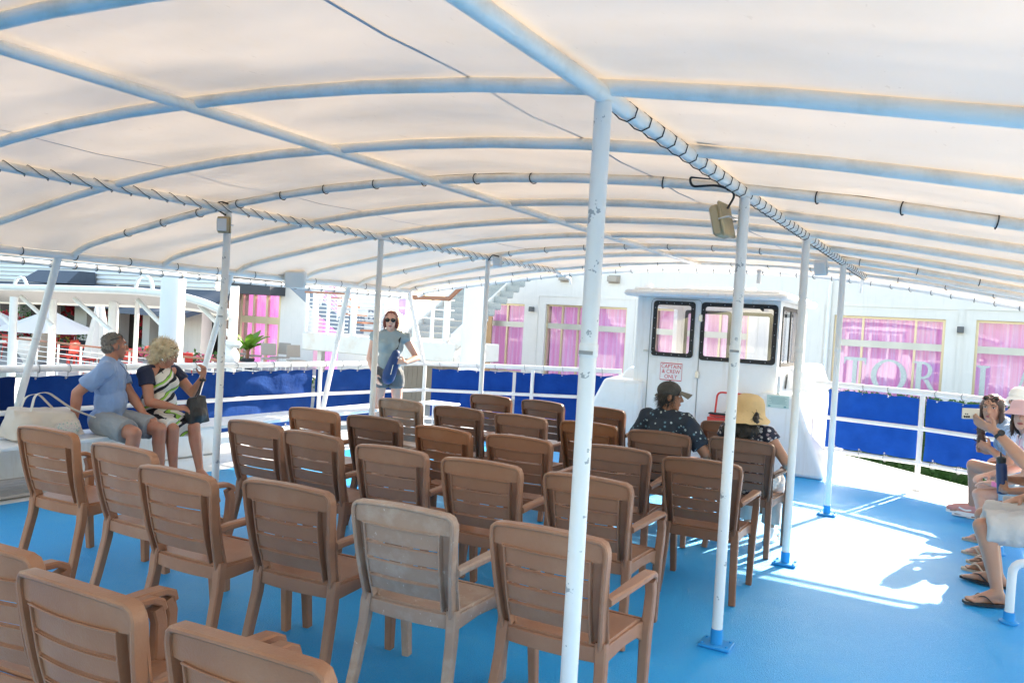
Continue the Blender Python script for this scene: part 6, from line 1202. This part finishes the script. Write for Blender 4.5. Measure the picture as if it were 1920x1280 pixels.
mb.build('fronds', 'leaflight', t); MB().tube([(p.x, 17.9, 0), (p.x+.03, 17.9, .4)], .05, 8).build('stem', 'wood', t); MB().lathe([(.16, 0), (.24, .36), (.22, .36)], (p.x, 17.9, -.30), 18).build('pot', 'planterdark', t)
a, b = ay(470, 680, 15.6).x, ay(582, 680, 15.6).x; hedge(a, b, 15.4, 16.0, -.745, -.13, 'low green box hedge below the taupe terrace chairs', .06, 130)
# ------------------------------------------------------------------ the neighbouring boat and the piles
nb = thing('moored_boat', 'white boat moored alongside with an arched tube canopy on the left', 'boat', (-17, 11, -2.4)); YN = 10.2
ctrl = [(-60, 537), (120, 541), (250, 545), (330, 553), (380, 566), (436, 590)]; P0 = [ay(u, v, YN) for u, v in ctrl]; pth = arc(P0, 1.2, 5); MB().tube(pth, .075, 12).build('top_tube', 'white', nb)
FAR = arc([ay(u, v, YN+2.9) for u, v in ((-60, 562), (120, 566), (250, 570), (330, 573), (380, 578), (432, 594))], 1.2, 5); sh = [[p.lerp(q, f_)+V(0, 0, .14*math.sin(math.pi*f_)-.03) for f_ in (0, .2, .4, .6, .8, 1)] for p, q in zip(pth, FAR)]; MB().shell(sh, .012).build('awning_sheet', 'greycanvas', nb)
low = [q-V(0, 0, .02) for q in FAR]; MB().tube(low, .03, 8).build('edge_tube', 'white', nb); MB().shell([[q, q-V(0, 0, .07)] for q in low], .01).build('valance', 'parasol', nb)
for u, v0, dy in ((26, 566, 0), (100, 570, 1.4), (211, 575, 1.2), (219, 575, 2.7), (258, 560, 2.6), (440, 548, .3)): p = ay(u, v0, YN+dy); MB().tube([(p.x, YN+dy, -.7), (p.x, YN+dy, p.z+.12)], .085 if u in (26, 100, 440, 211) else .055, 12).build('post', 'white', nb)
for (ua, va), (ub, vb) in (((40, 556), (100, 612)), ((140, 560), (208, 620)), ((258, 562), (312, 618)), ((374, 572), (438, 636)), ((-40, 552), (22, 610))): A, B = ay(ua, va, YN+.6), ay(ub, vb, YN+.6); MB().tube([A, B], .05, 8).build('brace', 'white', nb)
for u in (38, 270): p = ay(u, 541, YN); MB().tube([p+V(.26*math.cos(a), 0, .26*math.sin(a)) for a in [rad(q*18) for q in range(11)]], .035, 8).build('lifting_ring', 'white', nb)
mb = MB(); mb.prism([(-24, 9.8, -2.6), (-12.5, 9.8, -2.6), (-11.5, 11.5, -2.6), (-12.5, 13.3, -2.6), (-24, 13.3, -2.6)], (0, 0, 1.85)); mb.build('hull', 'frp', nb); MB().tube([ay(-40, 640, YN), ay(10, 640, YN)], .03, 8).build('rail', 'white', nb)
p = ay(432, 656, YN); mb = MB(); mb.ball((p.x-.05, YN, p.z-.13), .20, 16, 10); mb.build('fender', 'white', nb); MB().box((p.x, YN, p.z+.11), (.5, .2, .13), ch=.06).build('life_raft', 'white', nb)
def pile(u, v, y, r, label): p = ay(u, v, y); t = thing('mooring_pile', label, 'pile', (p.x, y, -2.6), 0); MB().tube([(p.x, y, -2.6), (p.x, y, 4.2)], r, 32).build('sleeve', 'pile', t); MB().lathe([(r+.01, 0), (r+.01, .05), (.02, .25)], (p.x, y, 4.2), 32).build('cap', 'pile', t)
pile(322, 600, 8.0, .178, 'thick white mooring pile rising behind the woman in the striped dress'); pile(888, 620, 13.0, .225, 'thick white mooring pile between the stairs and the shop wall')
# ------------------------------------------------------------------ landing and stairs behind the standing woman
YL = 15.0
def lp(u, v, y=YL): return ay(u, v, y)
ld = thing('landing', 'white rust streaked steel landing with bar railings behind the standing woman', 'landing', (-12.5, YL, -1)); a, b = lp(566, 640), lp(852, 650)
z1 = lp(600, 625).z; z0 = lp(600, 658).z; mb = MB().box(((a.x+b.x)/2, YL+1.0, (z0+z1)/2), (b.x-a.x, 2.0, z1-z0), ch=.02); mb.build('deck_beam', 'rustwhite', ld)
for u in (572, 588, 612, 640, 660, 705, 740, 760, 775, 808, 835): x = lp(u, 600).x; hw = .055 if u in (588, 660, 705, 835) else .03; MB().box((x, YL+.05, z1+.50), (hw*2, hw*2, 1.02)).build('post', 'white', ld)
for u in (590, 740): x = lp(u, 600).x; MB().box((x, YL+.3, (z0-1.2)/2-.0), (.14, .14, z0+1.2)).build('support', 'rustwhite', ld)
for k in range(9): z = z1+.10+.098*k; MB().tube([(a.x+.05, YL+.05, z), (lp(650, 600).x, YL+.05, z)], .013, 6).build('bar', 'white', ld)
for k in range(9): z = z1+.10+.098*k; MB().tube([(a.x+.05, YL+1.9, z), (lp(650, 600).x-.5, YL+1.9, z)], .013, 6).build('bar', 'white', ld)
for z in (z1+.55, z1+.75, z1+.98): MB().tube([(lp(650, 600).x, YL+.05, z), (b.x-.1, YL+.05, z)], .018, 6).build('bar', 'white', ld)
MB().box(((a.x+lp(650, 600).x)/2, YL+.05, z1+1.03), (lp(650, 600).x-a.x, .10, .05), ch=.01).build('handrail', 'wood', ld); A, B = lp(772, 557), lp(842, 560); MB().sweep([A, B, lp(866, 537)], (0, 1, 0), .06, .10).build('handrail', 'wood', ld)
sc = thing('staircase', 'grey perforated steel stairs climbing behind the landing to the right', 'stairs', (-9.5, YL+2.2, 0)); xl_, xr_ = lp(768, 600, YL+2).x, lp(872, 600, YL+2).x
for k in range(11):
    y = YL+2.1+.28*k; z = z1+.02+.175*k; MB().box(((xl_+xr_)/2+.02*k, y, z+.07), (xr_-xl_+.1, .02, .15)).build('riser', 'perf', sc); MB().box(((xl_+xr_)/2+.02*k, y+.14, z+.16), (xr_-xl_+.1, .27, .025)).build('tread', 'perf', sc)
for x in (xl_-.15, xr_-.42): MB().hexa([V(x, YL+2.0, z1-.25), V(x+.06, YL+2.0, z1-.25), V(x+.26, YL+5.2, z1+1.75), V(x+.20, YL+5.2, z1+1.75), V(x, YL+2.0, z1+.15), V(x+.06, YL+2.0, z1+.15), V(x+.26, YL+5.2, z1+2.15), V(x+.20, YL+5.2, z1+2.15)]).build('stringer', 'rustwhite', sc)
A, B = lp(852, 657, YL+.1), lp(905, 600, YL+.4); mb = MB().sweep([V(A.x-.05, YL+.1, A.z+.12), V(B.x, YL+.4, B.z+.12)], (0, 1, 0), .10, .34); mb.build('stringer', 'rustwhite', sc)
for k in range(5): u = 640+14*k; p = lp(u, 560+15*k, YL+1.2); MB().box((p.x, YL+1.2, p.z), (.34, .5, .05)).build('tread', 'wood', sc)
ds = thing('dark_staircase', 'blue grey steel stair flight with bar railing coming down from the upper left', 'stairs', (-16, YL+2.6, 0)); A, B = lp(548, 527, YL+2.6), lp(640, 612, YL+2.6); MB().sweep([A, B, B+V(.8, 0, 0)], (0, 1, 0), .12, .42).build('stringer', 'bluegrey', ds)
for k in range(7): MB().tube([A+V(.0, -.05, .35+.11*k), B+V(0, -.05, .35+.11*k)], .013, 6).build('bar', 'white', ds)
for f_ in (.25, .55, .62, .95): q = A.lerp(B, f_); MB().box(q+V(0, -.05, .60), (.06, .05, 1.0)).build('post', 'white', ds)
for k in range(8): q = A.lerp(B, (k+.5)/8); MB().box(q+V(0, .5, .2), (.3, .9, .04)).build('tread', 'bluegrey', ds)
a, b = lp(700, 690, YL+3.2), lp(868, 690, YL+3.2); mb = MB(); [mb.box((a.x+.17*k, YL+3.2, -.1), (.16, .05, 2.2)) for k in range(int((b.x-a.x)/.17))]; t = solo('board_fence', mb, 'boards', 'taupe vertical board fence under the landing', 'fence', ((a.x+b.x)/2, YL+3.2, -1.2))
mb = MB(); p = lp(758, 572, YL+1.4); mb.ball(p, (.19, .19, .24), 18, 12); mb.cone(p-V(0, 0, .24), .02, p-V(0, 0, .27), .03); mb.tube([p-V(0, 0, .26), p-V(.05, 0, .9)], .006, 5); t = solo('balloon', mb, 'balloon', 'lilac balloon tied behind the landing, right of the standing woman', 'balloon', p-V(0, 0, .27))
t = thing('shop_sign', 'grey shop board with dark letters behind the landing railings', 'sign', lp(675, 590, YL+4.0)); p, q = lp(640, 590, YL+4.0), lp(722, 592, YL+4.0); MB().box(((p.x+q.x)/2, YL+4.0, p.z), (q.x-p.x, .05, 1.5)).build('board', 'louvre', t); text('OIB', .42, (lp(667, 597, YL+3.9).x, YL+3.96, lp(667, 597, YL+3.9).z), .004, m='bluegrey', parent=t); text('B', .5, (lp(693, 592, YL+3.9).x, YL+3.96, lp(693, 592, YL+3.9).z), .004, m='bluegrey', parent=t)
# timber pallet and white chair seen under the right screen
pa = ay(1802, 892, 13.9); t = thing('pallet', 'raw timber pallet standing on the quay under the right blue screen', 'pallet', (pa.x, 13.9, -1.2)); [MB().box((pa.x+.26*k-.4, 13.9, -.92), (.14, .05, .75)).build('slat', 'pallet', t) for k in range(4)]; [MB().box((pa.x, 13.96, z), (1.1, .06, .1)).build('rail', 'pallet', t) for z in (-1.1, -.86, -.60)]
pa = ay(1742, 890, 13.75); t = thing('garden_chair', 'white plastic garden chair on the quay left of the pallet', 'chair', (pa.x, 13.75, -1.195)); MB().box((pa.x, 13.8, -.75), (.46, .44, .04), ch=.02).build('seat', 'white', t); MB().tube(arc([(pa.x-.22, 13.6, -.76), (pa.x-.2, 13.55, -.48), (pa.x+.2, 13.55, -.48), (pa.x+.22, 13.6, -.76)], .15), .016, 8).build('backrest', 'white', t); [MB().tube([(pa.x+i*.2, 13.8+j*.2, -.77), (pa.x+i*.22, 13.8+j*.22, -1.195)], .02, 6).build('leg', 'white', t) for i in (-1, 1) for j in (-1, 1)]
